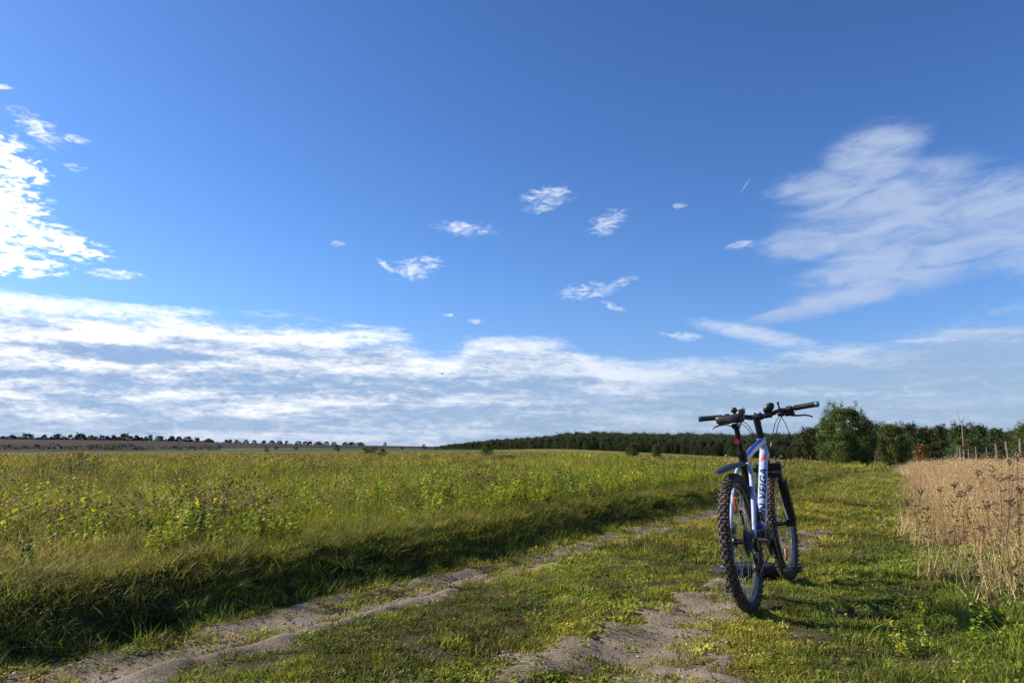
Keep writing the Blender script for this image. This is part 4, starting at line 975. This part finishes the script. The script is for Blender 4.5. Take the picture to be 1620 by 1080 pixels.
def bare_sapling():
    b = on(1527, 27); root = empty('bare_sapling', b); tag(root, 'thin bare forked sapling rising above the fence posts', 'tree')
    Mb = plain('pale_bark', (0.20, 0.16, 0.12), 0.85, var=0.35, scale=12)
    k = 27 / FPX; Z = lambda y: at(1527, y, 27).z - b.z; X = lambda px: (px - 1527) * k
    m = MB(); m.tube([(X(1527), 0, -.1), (X(1527), 0, Z(733)), (X(1528), 0.02, Z(700)), (X(1527.5), 0, Z(669))], [.030, .026, .022, .017], 7); m.build('trunk', Mb, root)
    for pts in ([(1527.5, 669), (1524.5, 663), (1521.5, 652)], [(1527.5, 669), (1531, 662), (1534, 655)], [(1528, 690), (1531, 685), (1533, 681)], [(1527.6, 708), (1531, 700), (1535, 697)], [(1527.4, 712), (1524, 706), (1521, 704)]):
        m = MB(); m.tube([(X(a), .01 * i, Z(y)) for i, (a, y) in enumerate(pts)], [.013, .010, .004], 5); m.build('branch', Mb, root)
    rg = np.random.default_rng(3); C = np.array([[X(1533), 0, Z(697)], [X(1535), .05, Z(702)], [X(1523), 0, Z(705)], [X(1531), 0, Z(706)]])
    V, F = leaf_cloud(rg, C, np.array([.12, .10, .07, .10]), 70, .04, shell=.1); mesh_obj('leaves', V, F, leaf_mat('yellowed_leaves', (0.22, 0.15, 0.03), .4), root)
bare_sapling()

# ---------------------------------------------------------------- tall weeds and dried flower heads, one thing each
M_stem = plain('dry_stem', (0.085, 0.055, 0.032), 0.8, var=0.3)
M_greenstem = plain('green_stem', (0.06, 0.075, 0.02), 0.7, var=0.3)
M_umbel = plain('brown_umbel', (0.075, 0.042, 0.030), 0.9, var=0.4, scale=120)
M_umbelpale = plain('pale_umbel', (0.26, 0.22, 0.16), 0.9, var=0.3, scale=120)
M_weedleaf = foliage('weed_leaves', (0.075, 0.105, 0.022), 0.3, 0.35)
M_weedflower = foliage('weed_flowers', (0.34, 0.24, 0.025), 0.3, 0.3)
M_rustflower = foliage('rusty_seedheads', (0.13, 0.055, 0.022), 0.2, 0.3)
def leaf_strip(V, F, p, d, up, L, w):
    """one pointed leaf of two quads with a fold"""
    d = d.normalized(); s_ = d.cross(up).normalized(); n = len(V)
    V += [p, p + d * L * .45 + s_ * w - up * L * .02, p + d * L - up * L * .22, p + d * L * .45 - s_ * w - up * L * .02, p + d * L * .45 + up * L * .05]
    F += [(n, n + 1, n + 4), (n + 1, n + 2, n + 4), (n + 2, n + 3, n + 4), (n + 3, n, n + 4)]
def umbel(label, px, ypx, dist, pale=False, lean=(0, 0), spread=0.055, seed=0, leafy=True):
    rg = np.random.default_rng(seed); b = on(px - lean[0] + rg.normal() * 6, dist); top = at(px, ypx, dist) - b
    root = empty('dried_umbel', b); tag(root, label, 'dried flower', 'dried flower heads in the tall dry grass')
    base = Vector((0, 0, -.05)); ln = Vector((top.x * .15, 0, 0))
    mid = base.lerp(top, .55) + Vector((rg.normal() * .03, rg.normal() * .03, 0)); node = base.lerp(top, .93)
    m = MB(); m.tube([base, mid, node], [.0028, .0024, .0018], 5)
    rays = []
    ax = (top - node).normalized()
    for k in range(11):
        a = k * 2.4; rr = spread * math.sqrt((k + .6) / 11); tip = top + Vector((rr * math.cos(a) * rg.uniform(.6, 1.2), rr * math.sin(a) * rg.uniform(.6, 1.2), rg.normal() * .012 - rr * .2)); rays.append(tip)
        m.tube([node, tip], [.0016, .0012], 4, caps=False)
    for f in (.5, .68):
        sd = base.lerp(top, f); a = rg.random() * 6.28; tip = sd + Vector((math.cos(a) * .06, math.sin(a) * .06, .10)); m.tube([sd, tip], [.0022, .0014], 4, caps=False)
        for k in range(4): rays.append(tip + Vector((rg.normal() * .012, rg.normal() * .012, rg.normal() * .003)))
    m.build('stem', M_stem, root, None)
    h = MB()
    for t in rays:
        q = rg.uniform(.4, .85); h.ball(t, (.011 * q, .011 * q, .007 * q), 6)
    h.build('flower_head', M_umbelpale if pale else M_umbel, root, 60)
    if leafy:
        V = []; F = []
        for k in range(9):
            f = .12 + .07 * k; a = rg.random() * 6.28; leaf_strip(V, F, base.lerp(top, f), Vector((math.cos(a), math.sin(a), .5)), Vector((0, 0, 1)), .09 * (1.1 - f * .6), .010)
        mesh_obj('leaf', V, F, M_weedleaf, root, None)
U = [('dark flat flower head at the left edge of the dry grass', 1457, 776, 8.5, 0), ('small dark flower head just inside the dry grass beyond the sandy patch', 1510, 765, 9.5, 0), ('single dark flower head in the middle of the dry grass', 1533, 770, 9.0, 0),
     ('dark flower head standing high in the dry grass below the fence', 1547, 746, 10.0, 0), ('largest cluster of dark flower heads before the fence', 1582, 752, 8.0, 0), ('dark flower head right of the largest cluster', 1603, 750, 8.2, 0),
     ('pale-topped seed head above the largest cluster', 1610, 718, 7.5, 1), ('pale seed head standing tallest beside the nearest post', 1597, 726, 8.5, 1), ('wide brown flower head low in the dry grass, left one of two', 1560, 795, 6.8, 0), ('wide brown flower head low in the dry grass, right one of two', 1600, 791, 6.6, 0),
     ('small brown flower head left of the two wide brown ones', 1521, 778, 7.8, 0), ('small pale flower head in the green verge', 1462, 846, 5.6, 1), ('pale drooping seed head low in the green verge', 1503, 840, 5.6, 1), ('curved brown seed head below the two wide ones', 1554, 834, 5.8, 0),
     ('brown flower head at the right edge of the photo in the dry grass', 1614, 772, 7.2, 0), ('small dark flower head beyond the large cluster', 1570, 740, 11.0, 0), ('tiny dark flower head near the track end of the dry grass', 1487, 772, 9.8, 0)]
for i, (lab, px, py, d, pale) in enumerate(U): umbel(lab, px, py, d * (1.0 if py > 830 else .72), bool(pale), spread=.026 if pale else (.085 if 'largest' in lab else .046 if 'wide' in lab else .032), seed=60 + i, leafy=i % 2 == 0)
umbel('long bare brown stalk leaning left over the grass verge', 1435, 796, 7.0, lean=(-34, 0), spread=.02, seed=91, leafy=False)
umbel('second leaning brown stalk right of the leftmost one', 1467, 803, 6.8, lean=(-28, 0), spread=.02, seed=92, leafy=False)
def weed(label, px, ytop, dist, flower, seed, dens=1.0, nst=3):
    rg = np.random.default_rng(seed); b = on(px, dist); H = at(px, ytop, dist).z - b.z
    root = empty('tall_weed', b); tag(root, label, 'plant', 'tall weeds in the meadow')
    m = MB(); V = []; F = []; VF = []; FF = []
    for k in range(nst):
        h = H * (1 if k == 0 else rg.uniform(.6, .9)); off = Vector((rg.normal() * .08, rg.normal() * .08, 0)) * (0 if k == 0 else 1); tip = off * 1.6 + Vector((0, 0, h))
        m.tube([off * .3 + Vector((0, 0, -.05)), off + Vector((0, 0, h * .5)), tip], [.006, .005, .002], 5)
        for j in range(int(26 * dens)):
            f = .15 + .8 * j / (26 * dens); a = j * 2.4 + k; p = (off * .3).lerp(tip, f); leaf_strip(V, F, p, Vector((math.cos(a), math.sin(a), .55)), Vector((0, 0, 1)), (.13 if f < .75 else .08) * rg.uniform(.7, 1.2), .014)
        for j in range(26):
            f = 1 - .16 * j / 26; a = j * 2.4; w = .055 * (j / 26 + .15); leaf_strip(VF, FF, (off * .3).lerp(tip, f) + Vector((math.cos(a) * w, math.sin(a) * w, 0)), Vector((math.cos(a), math.sin(a), .4)), Vector((0, 0, 1)), .035, .014)
    m.build('stem', M_greenstem, root, None); mesh_obj('leaves', V, F, M_weedleaf, root, None); mesh_obj('flower_head', VF, FF, flower, root, None)
weed('tallest yellow-flowered weed rising above the meadow at the left', 125, 704, 13.0, M_weedflower, 5, 1.3, 4)
weed('leafy green weed just left of the tallest yellow-flowered one', 108, 724, 12.5, M_weedleaf, 6, 1.0, 3)
weed('rusty seed-headed weed just right of the tallest yellow-flowered one', 150, 719, 12.5, M_rustflower, 7, .8, 3)
weed('narrow dark weed near the left edge of the meadow', 57, 717, 13.5, M_weedleaf, 8, 1.0, 2)
weed('thin dark spike weed between the narrow one and the tallest one', 89, 727, 13.0, M_rustflower, 9, .6, 1)
weed('low leafy weed clump in front of the loose shrub clump', 588, 741, 20.0, M_weedleaf, 10, 1.2, 5)

# ---------------------------------------------------------------- grass and herbs: stuff, instanced
def blades(rg, n, rad, h0, h1, w, bend, segs=3, straight=0.0):
    V = np.zeros((n, segs * 2 + 1, 3)); a = rg.random(n) * 6.283; rr = rad * np.sqrt(rg.random(n)); b = rg.random(n) * 6.283
    base = np.stack([rr * np.cos(a), rr * np.sin(a), np.zeros(n)], 1); dr = np.stack([np.cos(b), np.sin(b)], 1)
    out = base[:, :2] / max(rad, 1e-6); dr = dr * .8 + out * .6
    h = h0 + (h1 - h0) * rg.random(n); bd = bend * (0.3 + rg.random(n)); tw = rg.random(n) * 6.283
    sd = np.stack([np.cos(tw), np.sin(tw)], 1)
    for k in range(segs + 1):
        t = k / segs; off = dr * (bd * h * t ** 1.8)[:, None]; z = h * (t - 0.35 * bd * t ** 2.2) - .01
        wk = w * (1 - 0.85 * t ** 1.5) * (0.7 + .6 * rg.random(n)) * .5
        if k < segs:
            V[:, 2 * k, :2] = base[:, :2] + off + sd * wk[:, None]; V[:, 2 * k + 1, :2] = base[:, :2] + off - sd * wk[:, None]; V[:, 2 * k, 2] = V[:, 2 * k + 1, 2] = z
        else:
            V[:, 2 * k, :2] = base[:, :2] + off; V[:, 2 * k, 2] = z
    F = []; m = segs * 2 + 1
    for i in range(n):
        o = i * m
        for k in range(segs - 1): F.append((o + 2 * k, o + 2 * k + 1, o + 2 * k + 3, o + 2 * k + 2))
        F.append((o + 2 * segs - 2, o + 2 * segs - 1, o + 2 * segs))
    return V.reshape(-1, 3).tolist(), F
def mk(name, parts, mat):
    V = []; F = []
    for v, f in parts: n = len(V); V += [tuple(q) for q in v]; F += [tuple(i + n for i in g) for g in f]
    me = bpy.data.meshes.new(name); me.from_pydata(V, [], F); me.materials.append(mat); return me
def leafy(rg, nst, h0, h1, L, w, nl, rad, stemw=.003):
    V = []; F = []
    for k in range(nst):
        a = rg.random() * 6.28; r_ = rad * math.sqrt(rg.random()); p0 = Vector((r_ * math.cos(a), r_ * math.sin(a), -.01)); h = rg.uniform(h0, h1); tip = p0 + Vector((rg.normal() * .15 * h, rg.normal() * .15 * h, h))
        n = len(V); s_ = Vector((stemw, 0, 0)); V += [p0 - s_, p0 + s_, tip]; F += [(n, n + 1, n + 2)]
        for j in range(nl):
            f = .2 + .8 * (j + rg.random()) / nl; b = rg.random() * 6.28; leaf_strip(V, F, p0.lerp(tip, f), Vector((math.cos(b), math.sin(b), rg.uniform(.2, 1.6))), Vector((0, 0, 1)), L * rg.uniform(.6, 1.2), w * rg.uniform(.7, 1.2))
    return V, F
def seedy(rg, nst, h0, h1, rad, blob, nb, top=.3, wid=.28):
    """stalks carrying small seed clusters near the top"""
    V = []; F = []
    for k in range(nst):
        a = rg.random() * 6.28; r_ = rad * math.sqrt(rg.random()); p0 = Vector((r_ * math.cos(a), r_ * math.sin(a), -.01)); h = rg.uniform(h0, h1); tip = p0 + Vector((rg.normal() * .12 * h, rg.normal() * .12 * h, h))
        n = len(V); s_ = Vector((.0022 * math.cos(a), .0022 * math.sin(a), 0)); V += [p0 - s_, p0 + s_, tip]; F += [(n, n + 1, n + 2)]
        for j in range(nb):
            f = 1 - top * rg.random(); b = rg.random() * 6.28; sp = blob * 1.6 * (1 - f) / top; q = p0.lerp(tip, f) + Vector((math.cos(b) * sp, math.sin(b) * sp, 0)); leaf_strip(V, F, q, Vector((math.cos(b), math.sin(b), 1.2 if wid > .2 else 2.6)), Vector((math.sin(b), math.cos(b), .2)), blob * rg.uniform(.6, 1.3), blob * wid)
    return V, F
rg = np.random.default_rng(12)
C_lawn = proto_coll('lawn_tuft', [mk('lawn', [blades(rg, 52, .075, .018, .048, .0042, .9)], M_grass) for _ in range(4)] + [mk('lawn', [blades(rg, 34, .06, .03, .075, .0046, .7)], M_grass) for _ in range(2)] + [mk('clover', [leafy(rg, 30, .012, .032, .017, .008, 3, .075, .001)], M_herb) for _ in range(2)])
C_tall = proto_coll('tall_tuft', [mk('tall', [blades(rg, 58, .10, .06, .24, .0046, .65, 4), blades(rg, 7, .08, .22, .36, .0024, .25, 4)], M_grass) for _ in range(5)] + [mk('tall', [blades(rg, 60, .12, .05, .18, .0052, .95, 4)], M_grass) for _ in range(2)])
C_herb = proto_coll('herb', [mk('herb', [leafy(rg, 5, .14, .34, .040, .011, 15, .07)], M_herb) for _ in range(4)] + [mk('herb', [leafy(rg, 4, .14, .30, .055, .013, 11, .06)], M_herb) for _ in range(2)])
C_seed = proto_coll('seed_herb', [mk('seed', [seedy(rg, 6, .24, .46, .10, .030, 9)], M_herb) for _ in range(4)])
C_mid = proto_coll('mid_tuft', [mk('mid', [blades(rg, 90, .34, .14, .36, .013, .5, 3)], M_grass) for _ in range(4)])
C_midherb = proto_coll('mid_herb', [mk('midherb', [leafy(rg, 12, .18, .38, .085, .026, 7, .34)], M_herb) for _ in range(3)] + [mk('midseed', [seedy(rg, 20, .26, .46, .34, .042, 6)], M_herb) for _ in range(2)])
C_far = proto_coll('far_tuft', [mk('far', [blades(rg, 110, 1.1, .16, .42, .045, .4, 2)], M_grass) for _ in range(4)])
C_dry = proto_coll('dry_tuft', [mk('dry', [seedy(rg, 34, .32, .66, .13, .020, 8, .22, .12), blades(rg, 34, .13, .12, .46, .0040, .5, 3)], M_dry) for _ in range(5)])
C_drymid = proto_coll('dry_mid', [mk('drymid', [seedy(rg, 60, .36, .70, .36, .040, 4, .22, .14), blades(rg, 60, .36, .2, .55, .009, .35, 2)], M_dry) for _ in range(4)])

def sample(r0, r1, rho, amin=-44, amax=44, seed=1):
    g = np.random.default_rng(seed); A = R(amax - amin) * (r1 * r1 - r0 * r0) / 2; n = int(A * rho)
    r = np.sqrt(r0 * r0 + g.random(n) * (r1 * r1 - r0 * r0)); a = R(amin) + g.random(n) * R(amax - amin)
    return r * np.sin(a), r * np.cos(a), g
def put(name, label, x, y, g, coll, nvar, col, s0, s1, tilt=.12, zs=None, dz=0.0, pick=None, cat='grass'):
    n = len(x); s_ = s0 + (s1 - s0) * g.random(n)
    scl = np.stack([s_, s_, s_ * (zs if zs is not None else 1)], 1)
    rot = np.stack([g.normal(size=n) * tilt, g.normal(size=n) * tilt, g.random(n) * 6.283], 1)
    scatter(name, label, np.stack([x, y, terrain(x, y) + dz], 1), rot, scl, g.integers(0, nvar, n) if pick is None else pick, col, coll, cat=cat)
def lerp3(a, b, t): return np.array(a)[None] * (1 - t[:, None]) + np.array(b)[None] * t[:, None]
def jit(c, g, v=.26): return np.clip(c * (1 + v * g.normal(size=(len(c), 1))) * (1 + .06 * g.normal(size=c.shape)), .004, 1)
G_LAWN = (.235, .275, .034); G_YEL = (.370, .340, .050); G_OLIVE = (.115, .130, .028); G_FIELD = (.270, .280, .030); G_STRAW = (.42, .33, .14); G_BANKSHADE = (.075, .115, .022); G_BROWN = (.105, .062, .030)
def dry_mask(x, y):
    s = track_s(x, y); n = fbm(x, y, .7, 51)
    near = np.interp(np.hypot(x, y), [0, 4, 6, 9, 14, 30], [2.3, 2.2, 2.0, 1.8, 1.5, 1.45])
    return sstep(-.35, .45, s - near + (n - .5) * 1.7)
def ramp(x): return sstep(1.15, 1.9, x)
# 1. short turf of the track
def turf(name, label, r0, r1, rho, s0, s1, seed, coll, nv, hs=1.0):
    x, y, g = sample(r0, r1, rho, seed=seed); s = track_s(x, y) + wob(y)
    d = dirt_amount(x, y); dm = dry_mask(x, y)
    keep = (s > -1.75) & (s < 3.2) & (g.random(len(x)) > np.clip(d * 1.1 - .10, 0, np.where(s > -.2, .93 * sstep(.42, .64, fbm(x, y, 5.5, 67, 2)) + .02, .93 * sstep(.36, .58, fbm(x, y, 5.5, 67, 2)) + .03))) & (g.random(len(x)) > dm * .7)
    thin = fbm(x, y, 5.0, 61); keep &= (g.random(len(x)) > sstep(.48, .72, thin) * .75)
    x, y, s, d = x[keep], y[keep], s[keep], d[keep]
    n1 = fbm(x, y, .9, 62); n2 = fbm(x, y, 3.5, 63)
    c = lerp3(G_LAWN, G_YEL, sstep(.35, .7, n1)); t = sstep(.42, .66, n2)[:, None] * .85; c = c * (1 - t) + np.array(G_OLIVE) * .8 * t
    t = (sstep(.62, .8, fbm(x, y, 1.6, 64)) * .5)[:, None]; c = c * (1 - t) + np.array((.20, .13, .06)) * t
    zs = hs * (.30 + .55 * n1 + .65 * (fbm(x, y, 3.2, 68, 2) - .2)) * (1 - .45 * d) * (1 + .8 * sstep(1.7, 2.3, s) + .35 * sstep(1.05, 1.5, -s))
    lush = sstep(1.0, 1.6, s)[:, None] * .5; c = c * (1 - lush) + np.array((.14, .21, .028)) * lush
    put(name, label, x, y, g, coll, nv, jit(c, g), s0, s1, .15, zs)
turf('turf', 'short patchy grass covering the track and its middle ridge', 1.0, 5.5, 560, .62, 1.1, 1, C_lawn, 8)
turf('turf', 'short patchy grass covering the track further off', 5.5, 12, 230, 1.0, 1.6, 2, C_lawn, 8)
turf('turf', 'short grass on the far stretch of the track', 12, 46, 30, .7, 1.2, 3, C_mid, 4, .22)
# 2. meadow on the left
def field_cols(x, y, g):
    n1 = fbm(x, y, .45, 81); n2 = fbm(x, y, 1.3, 82); r = np.hypot(x, y)
    c = lerp3(G_FIELD, G_YEL, sstep(.4, .7, n1)); t = (sstep(.45, .66, n2) * .8)[:, None]; c = c * (1 - t) + np.array(G_OLIVE) * t
    t = (sstep(.58, .75, fbm(x, y, .3, 83)) * .45)[:, None]; c = c * (1 - t) + np.array(G_STRAW) * t
    return jit(c, g)
def meadow(name, label, r0, r1, rho, s0, s1, seed, coll, nv, amax=44, hs=1.0):
    x, y, g = sample(r0, r1, rho, amax=amax, seed=seed); s = track_s(x, y) + wob(y)
    keep = g.random(len(x)) < sstep(1.12, 1.45, -s); x, y, s = x[keep], y[keep], s[keep]
    h = (.36 + .46 * sstep(1.3, 3.4, -s)) * (.75 + .5 * fbm(x, y, .8, 85)) * hs
    c = field_cols(x, y, g); t = (1 - sstep(1.3, 2.4, -s))[:, None] * .75; c = c * (1 - t) + np.array((.12, .155, .032)) * t  # towards the track the grass colour is darkened to carry the bank's shade
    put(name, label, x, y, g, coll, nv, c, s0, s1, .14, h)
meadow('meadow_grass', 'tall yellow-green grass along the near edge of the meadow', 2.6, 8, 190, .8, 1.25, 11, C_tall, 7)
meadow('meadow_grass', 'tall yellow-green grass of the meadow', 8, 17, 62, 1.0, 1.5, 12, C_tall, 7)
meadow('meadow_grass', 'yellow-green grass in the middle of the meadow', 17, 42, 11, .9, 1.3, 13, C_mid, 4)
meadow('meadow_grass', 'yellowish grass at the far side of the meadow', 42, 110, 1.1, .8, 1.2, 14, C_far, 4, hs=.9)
def herbs(name, label, r0, r1, rho, s0, s1, seed, coll, nv, cols, lo, hi, smin, zs=1.0, cat='wild plants', pickf=None):
    x, y, g = sample(r0, r1, rho, seed=seed); s = track_s(x, y) + wob(y); m = fbm(x, y, .38 if r0 < 15 else .2, seed + 100)
    keep = (-s > smin) & (g.random(len(x)) < sstep(lo, hi, m)); x, y = x[keep], y[keep]
    c = lerp3(cols[0], cols[1], g.random(len(x))); z = np.full(len(x), zs) * (.7 + .5 * g.random(len(x)))
    put(name, label, x, y, g, coll, nv, jit(c, g), s0, s1, .15, z, cat=cat, pick=pickf(g, len(x)) if pickf else None)
herbs('meadow_herbs', 'leafy yellow-green herbs among the near meadow grass', 3.0, 17, 52, .7, 1.25, 21, C_herb, 6, ((.33, .34, .030), (.16, .23, .028)), .22, .62, 1.75, .80)
herbs('meadow_seedheads', 'brown seeding herbs scattered through the near meadow', 3.5, 17, 13, .7, 1.1, 22, C_seed, 4, ((.11, .075, .045), (.20, .14, .075)), .46, .70, 2.4, .74)
herbs('meadow_herbs', 'leafy herbs in the middle of the meadow', 17, 45, 3.0, .8, 1.3, 23, C_midherb, 3, ((.34, .32, .028), (.15, .20, .028)), .42, .6, 1.8, .8, pickf=lambda g, n: g.integers(0, 3, n))
herbs('meadow_seedheads', 'brown seeding herbs in the middle of the meadow', 17, 45, 2.6, .8, 1.3, 24, C_midherb, 5, ((.17, .125, .05), (.34, .26, .09)), .42, .62, 1.8, .9, pickf=lambda g, n: g.integers(3, 5, n))
# sprays of grass fringing the edge of the bank and the rut
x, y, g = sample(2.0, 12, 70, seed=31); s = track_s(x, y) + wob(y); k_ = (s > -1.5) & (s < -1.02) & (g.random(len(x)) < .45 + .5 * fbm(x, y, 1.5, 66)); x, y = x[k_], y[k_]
put('bank_grass', 'grass sprays along the foot of the bank, their green darkened for its shade', x, y, g, C_tall, 7, jit(lerp3(G_BANKSHADE, G_LAWN, g.random(len(x))), g), .4, .8, .25, np.full(len(x), .6))  # the deep green end of this mix paints in the shade of the bank
# 3. dry grass and lush verge on the right
def dryland(name, label, r0, r1, rho, s0, s1, seed, coll, nv, hs):
    x, y, g = sample(r0, r1, rho, amin=8, amax=48, seed=seed); dm = dry_mask(x, y); keep = g.random(len(x)) < dm * np.interp(np.hypot(x, y), [3, 5, 7, 9], [.16, .32, .65, 1]) * (1 - .55 * sstep(.5, .72, fbm(x, y, 1.1, 96))); x, y, dm = x[keep], y[keep], dm[keep]
    n1 = fbm(x, y, .8, 91); c = lerp3((.62, .44, .235), (.50, .37, .20), n1); t = (sstep(.5, .7, fbm(x, y, 1.4, 92)) * .65)[:, None]; c = c * (1 - t) + np.array((.36, .28, .09)) * t
    put(name, label, x, y, g, coll, nv, jit(c, g), s0, s1, .10, (.40 + .5 * dm) * (.62 + .75 * fbm(x, y, 1.6, 95)) * hs * np.interp(np.hypot(x, y), [4, 6, 9], [.62, .75, 1]))
dryland('dry_grass', 'tall tan dry grass beside the track on the right', 2.5, 9, 46, .7, 1.15, 41, C_dry, 5, .82)
dryland('dry_grass', 'tan dry grass below the fence', 9, 20, 34, .9, 1.3, 42, C_dry, 5, .86)
dryland('dry_grass', 'tan dry grass stretching to the far fence posts', 20, 72, 5.5, .9, 1.3, 43, C_drymid, 4, .9)
x, y, g = sample(2.2, 10, 110, amin=12, amax=48, seed=44); s = track_s(x, y); k_ = (s > 1.50 + .12 * np.hypot(x, y) - .3) & (g.random(len(x)) < (1 - .75 * dry_mask(x, y)) * sstep(.3, .6, fbm(x, y, 1.1, 93))); x, y = x[k_], y[k_]
put('verge_grass', 'lush green grass tufts on the right-hand verge', x, y, g, C_tall, 7, jit(lerp3((.14, .21, .028), (.24, .25, .038), g.random(len(x))), g), .45, .9, .2, np.full(len(x), .62))
x, y, g = sample(2.4, 8, 26, amin=14, amax=48, seed=45); s = track_s(x, y); k_ = (s > 1.65) & (g.random(len(x)) < sstep(.45, .65, fbm(x, y, .9, 94))); x, y = x[k_], y[k_]
put('verge_herbs', 'leafy green herbs in the right-hand verge', x, y, g, C_herb, 6, jit(lerp3((.18, .26, .03), (.30, .31, .03), g.random(len(x))), g), .45, .8, .2, np.full(len(x), .8), cat='wild plants')

x, y, g = sample(3.0, 16, 16, amin=14, amax=48, seed=46); k_ = (g.random(len(x)) < dry_mask(x, y) * sstep(.42, .62, fbm(x, y, .9, 97))); x, y = x[k_], y[k_]
put('verge_herbs', 'green and brown weeds growing up through the dry grass', x, y, g, C_herb, 6, jit(lerp3((.13, .17, .03), (.22, .17, .06), g.random(len(x))), g), .7, 1.1, .2, np.full(len(x), 1.15), cat='wild plants')
x, y, g = sample(2.0, 9, 40, seed=47); s = track_s(x, y) + wob(y); k_ = (s > -1.2) & (s < 2.0) & (dirt_amount(x, y) < .35) & (g.random(len(x)) < sstep(.52, .7, fbm(x, y, 2.0, 98)) * .6); x, y = x[k_], y[k_]
put('turf_sprays', 'longer grass sprays standing out of the short turf', x, y, g, C_tall, 7, jit(lerp3((.20, .27, .035), (.36, .34, .06), g.random(len(x))), g), .28, .5, .25, np.full(len(x), .62))

# ---------------------------------------------------------------- two bright flowers and a bird
def flower(label, px, py, dist, col, r_):
    b = on(px, dist); t = at(px, py, dist) - b; root = empty('wildflower', b); tag(root, label, 'flower')
    m = MB(); m.tube([(0, 0, -.03), t * .5 + Vector((.005, 0, 0)), t], [.003, .0025, .002], 5); m.build('stem', M_greenstem, root, None)
    Mp = plain('petals', col, .6, var=.15); sc_ = None
    for k in range(9):
        a = k * 2 * math.pi / 9; V = []; F = []
        leaf_strip(V, F, t, Vector((math.cos(a), math.sin(a), .25)), Vector((0, 0, 1)), r_, r_ * .26); mesh_obj('petal', V, F, Mp, root, None)
    m = MB(); m.ball(t + Vector((0, 0, .004)), (r_ * .35, r_ * .35, r_ * .2), 8); m.build('flower_centre', Mp, root)
flower('bright yellow flower low in the grass at the bottom right', 1455, 1055, 3.05, (.75, .42, .01), .022)
flower('single orange flower in the meadow at the left', 196, 821, 6.2, (.75, .16, .02), .034)
def bird():
    c = at(699, 591, 90); root = empty('bird', c, (0, 0, R(70))); tag(root, 'tiny dark bird flying in front of the cloud bank', 'bird')
    Mf = plain('dark_feathers', (.03, .03, .035), .8)
    V = []; F = []; n = 8; prof = [(-.26, .012), (-.18, .03), (-.05, .05), (.08, .055), (.15, .04), (.20, .035), (.24, .012)]
    for x_, r_ in prof:
        for j in range(n): a = 2 * math.pi * j / n; V.append((x_, r_ * math.cos(a), r_ * math.sin(a)))
    F = [(i * n + j, (i + 1) * n + j, (i + 1) * n + (j + 1) % n, i * n + (j + 1) % n) for i in range(len(prof) - 1) for j in range(n)] + [tuple(range(n)), tuple(range(len(prof) * n - 1, (len(prof) - 1) * n - 1, -1))]
    mesh_obj('body', V, F, Mf, root, 60)
    for sy in (-1, 1):
        V = []; F = []
        for (y_, x0, x1, z_) in ((.03, -.06, .10, .02), (.16, -.09, .12, .10), (.30, -.14, .06, .11), (.42, -.16, -.10, .08)):
            V += [(x0, sy * y_, z_), (x1, sy * y_, z_ + .01), (x1, sy * y_, z_ - .005), (x0, sy * y_, z_ - .008)]
        for i in range(3):
            for j in range(4): F.append((i * 4 + j, (i + 1) * 4 + j, (i + 1) * 4 + (j + 1) % 4, i * 4 + (j + 1) % 4))
        mesh_obj('wing', V, F, Mf, root, None)
bird()

# crumbs of earth, pebbles and dead straw lying on the bare soil
def clod(rg, r_):
    V = []; F = []; mb = MB(); mb.ball((0, 0, r_ * .3), (r_, r_ * .85, r_ * .6), 6)
    V = [v + Vector((rg.normal(), rg.normal(), rg.normal())) * r_ * .14 for v in mb.V]; return V, mb.F
M_clod = foliage('earth_crumbs', (.1, .1, .1), 0.0, .35, inst=True, gloss=.1)
C_litter = proto_coll('litter', [mk('clods', [([v + Vector((o[0], o[1], 0)) for v in c[0]], c[1]) for c, o in [(clod(rg, rg.uniform(.002, .0068)), rg.normal(size=2) * .05) for _ in range(9)]], M_clod) for _ in range(4)] + [mk('straw', [blades(rg, 7, .06, .012, .02, .003, 3.5, 3)], M_dry) for _ in range(3)])
x, y, g = sample(1.2, 9, 260, seed=51); d = dirt_amount(x, y); k_ = g.random(len(x)) < d * .75; x, y = x[k_], y[k_]
pk = np.where(g.random(len(x)) < .72, g.integers(0, 4, len(x)), g.integers(4, 7, len(x)))
col = np.where((pk < 4)[:, None], lerp3((.22, .17, .125), (.40, .33, .26), g.random(len(x))), lerp3((.42, .33, .17), (.30, .22, .11), g.random(len(x))))
put('soil_litter', 'crumbs of earth, pebbles and dead straw on the bare soil', x, y, g, C_litter, 7, col, .6, 1.3, .05, None, .012, pick=pk, cat='litter')

# small tufts and creeping plants colonising the bare soil
x, y, g = sample(1.5, 9, 260, seed=53); d = dirt_amount(x, y); k_ = (d > .25) & (g.random(len(x)) < .9 * sstep(.47, .60, fbm(x, y, 3.4, 99, 3)) + .05); x, y = x[k_], y[k_]
put('soil_tufts', 'small scattered grass tufts and clover on the bare soil', x, y, g, C_lawn, 8, jit(lerp3((.22, .25, .035), (.34, .29, .07), g.random(len(x))), g), .55, 1.15, .2, np.full(len(x), .75), .010)
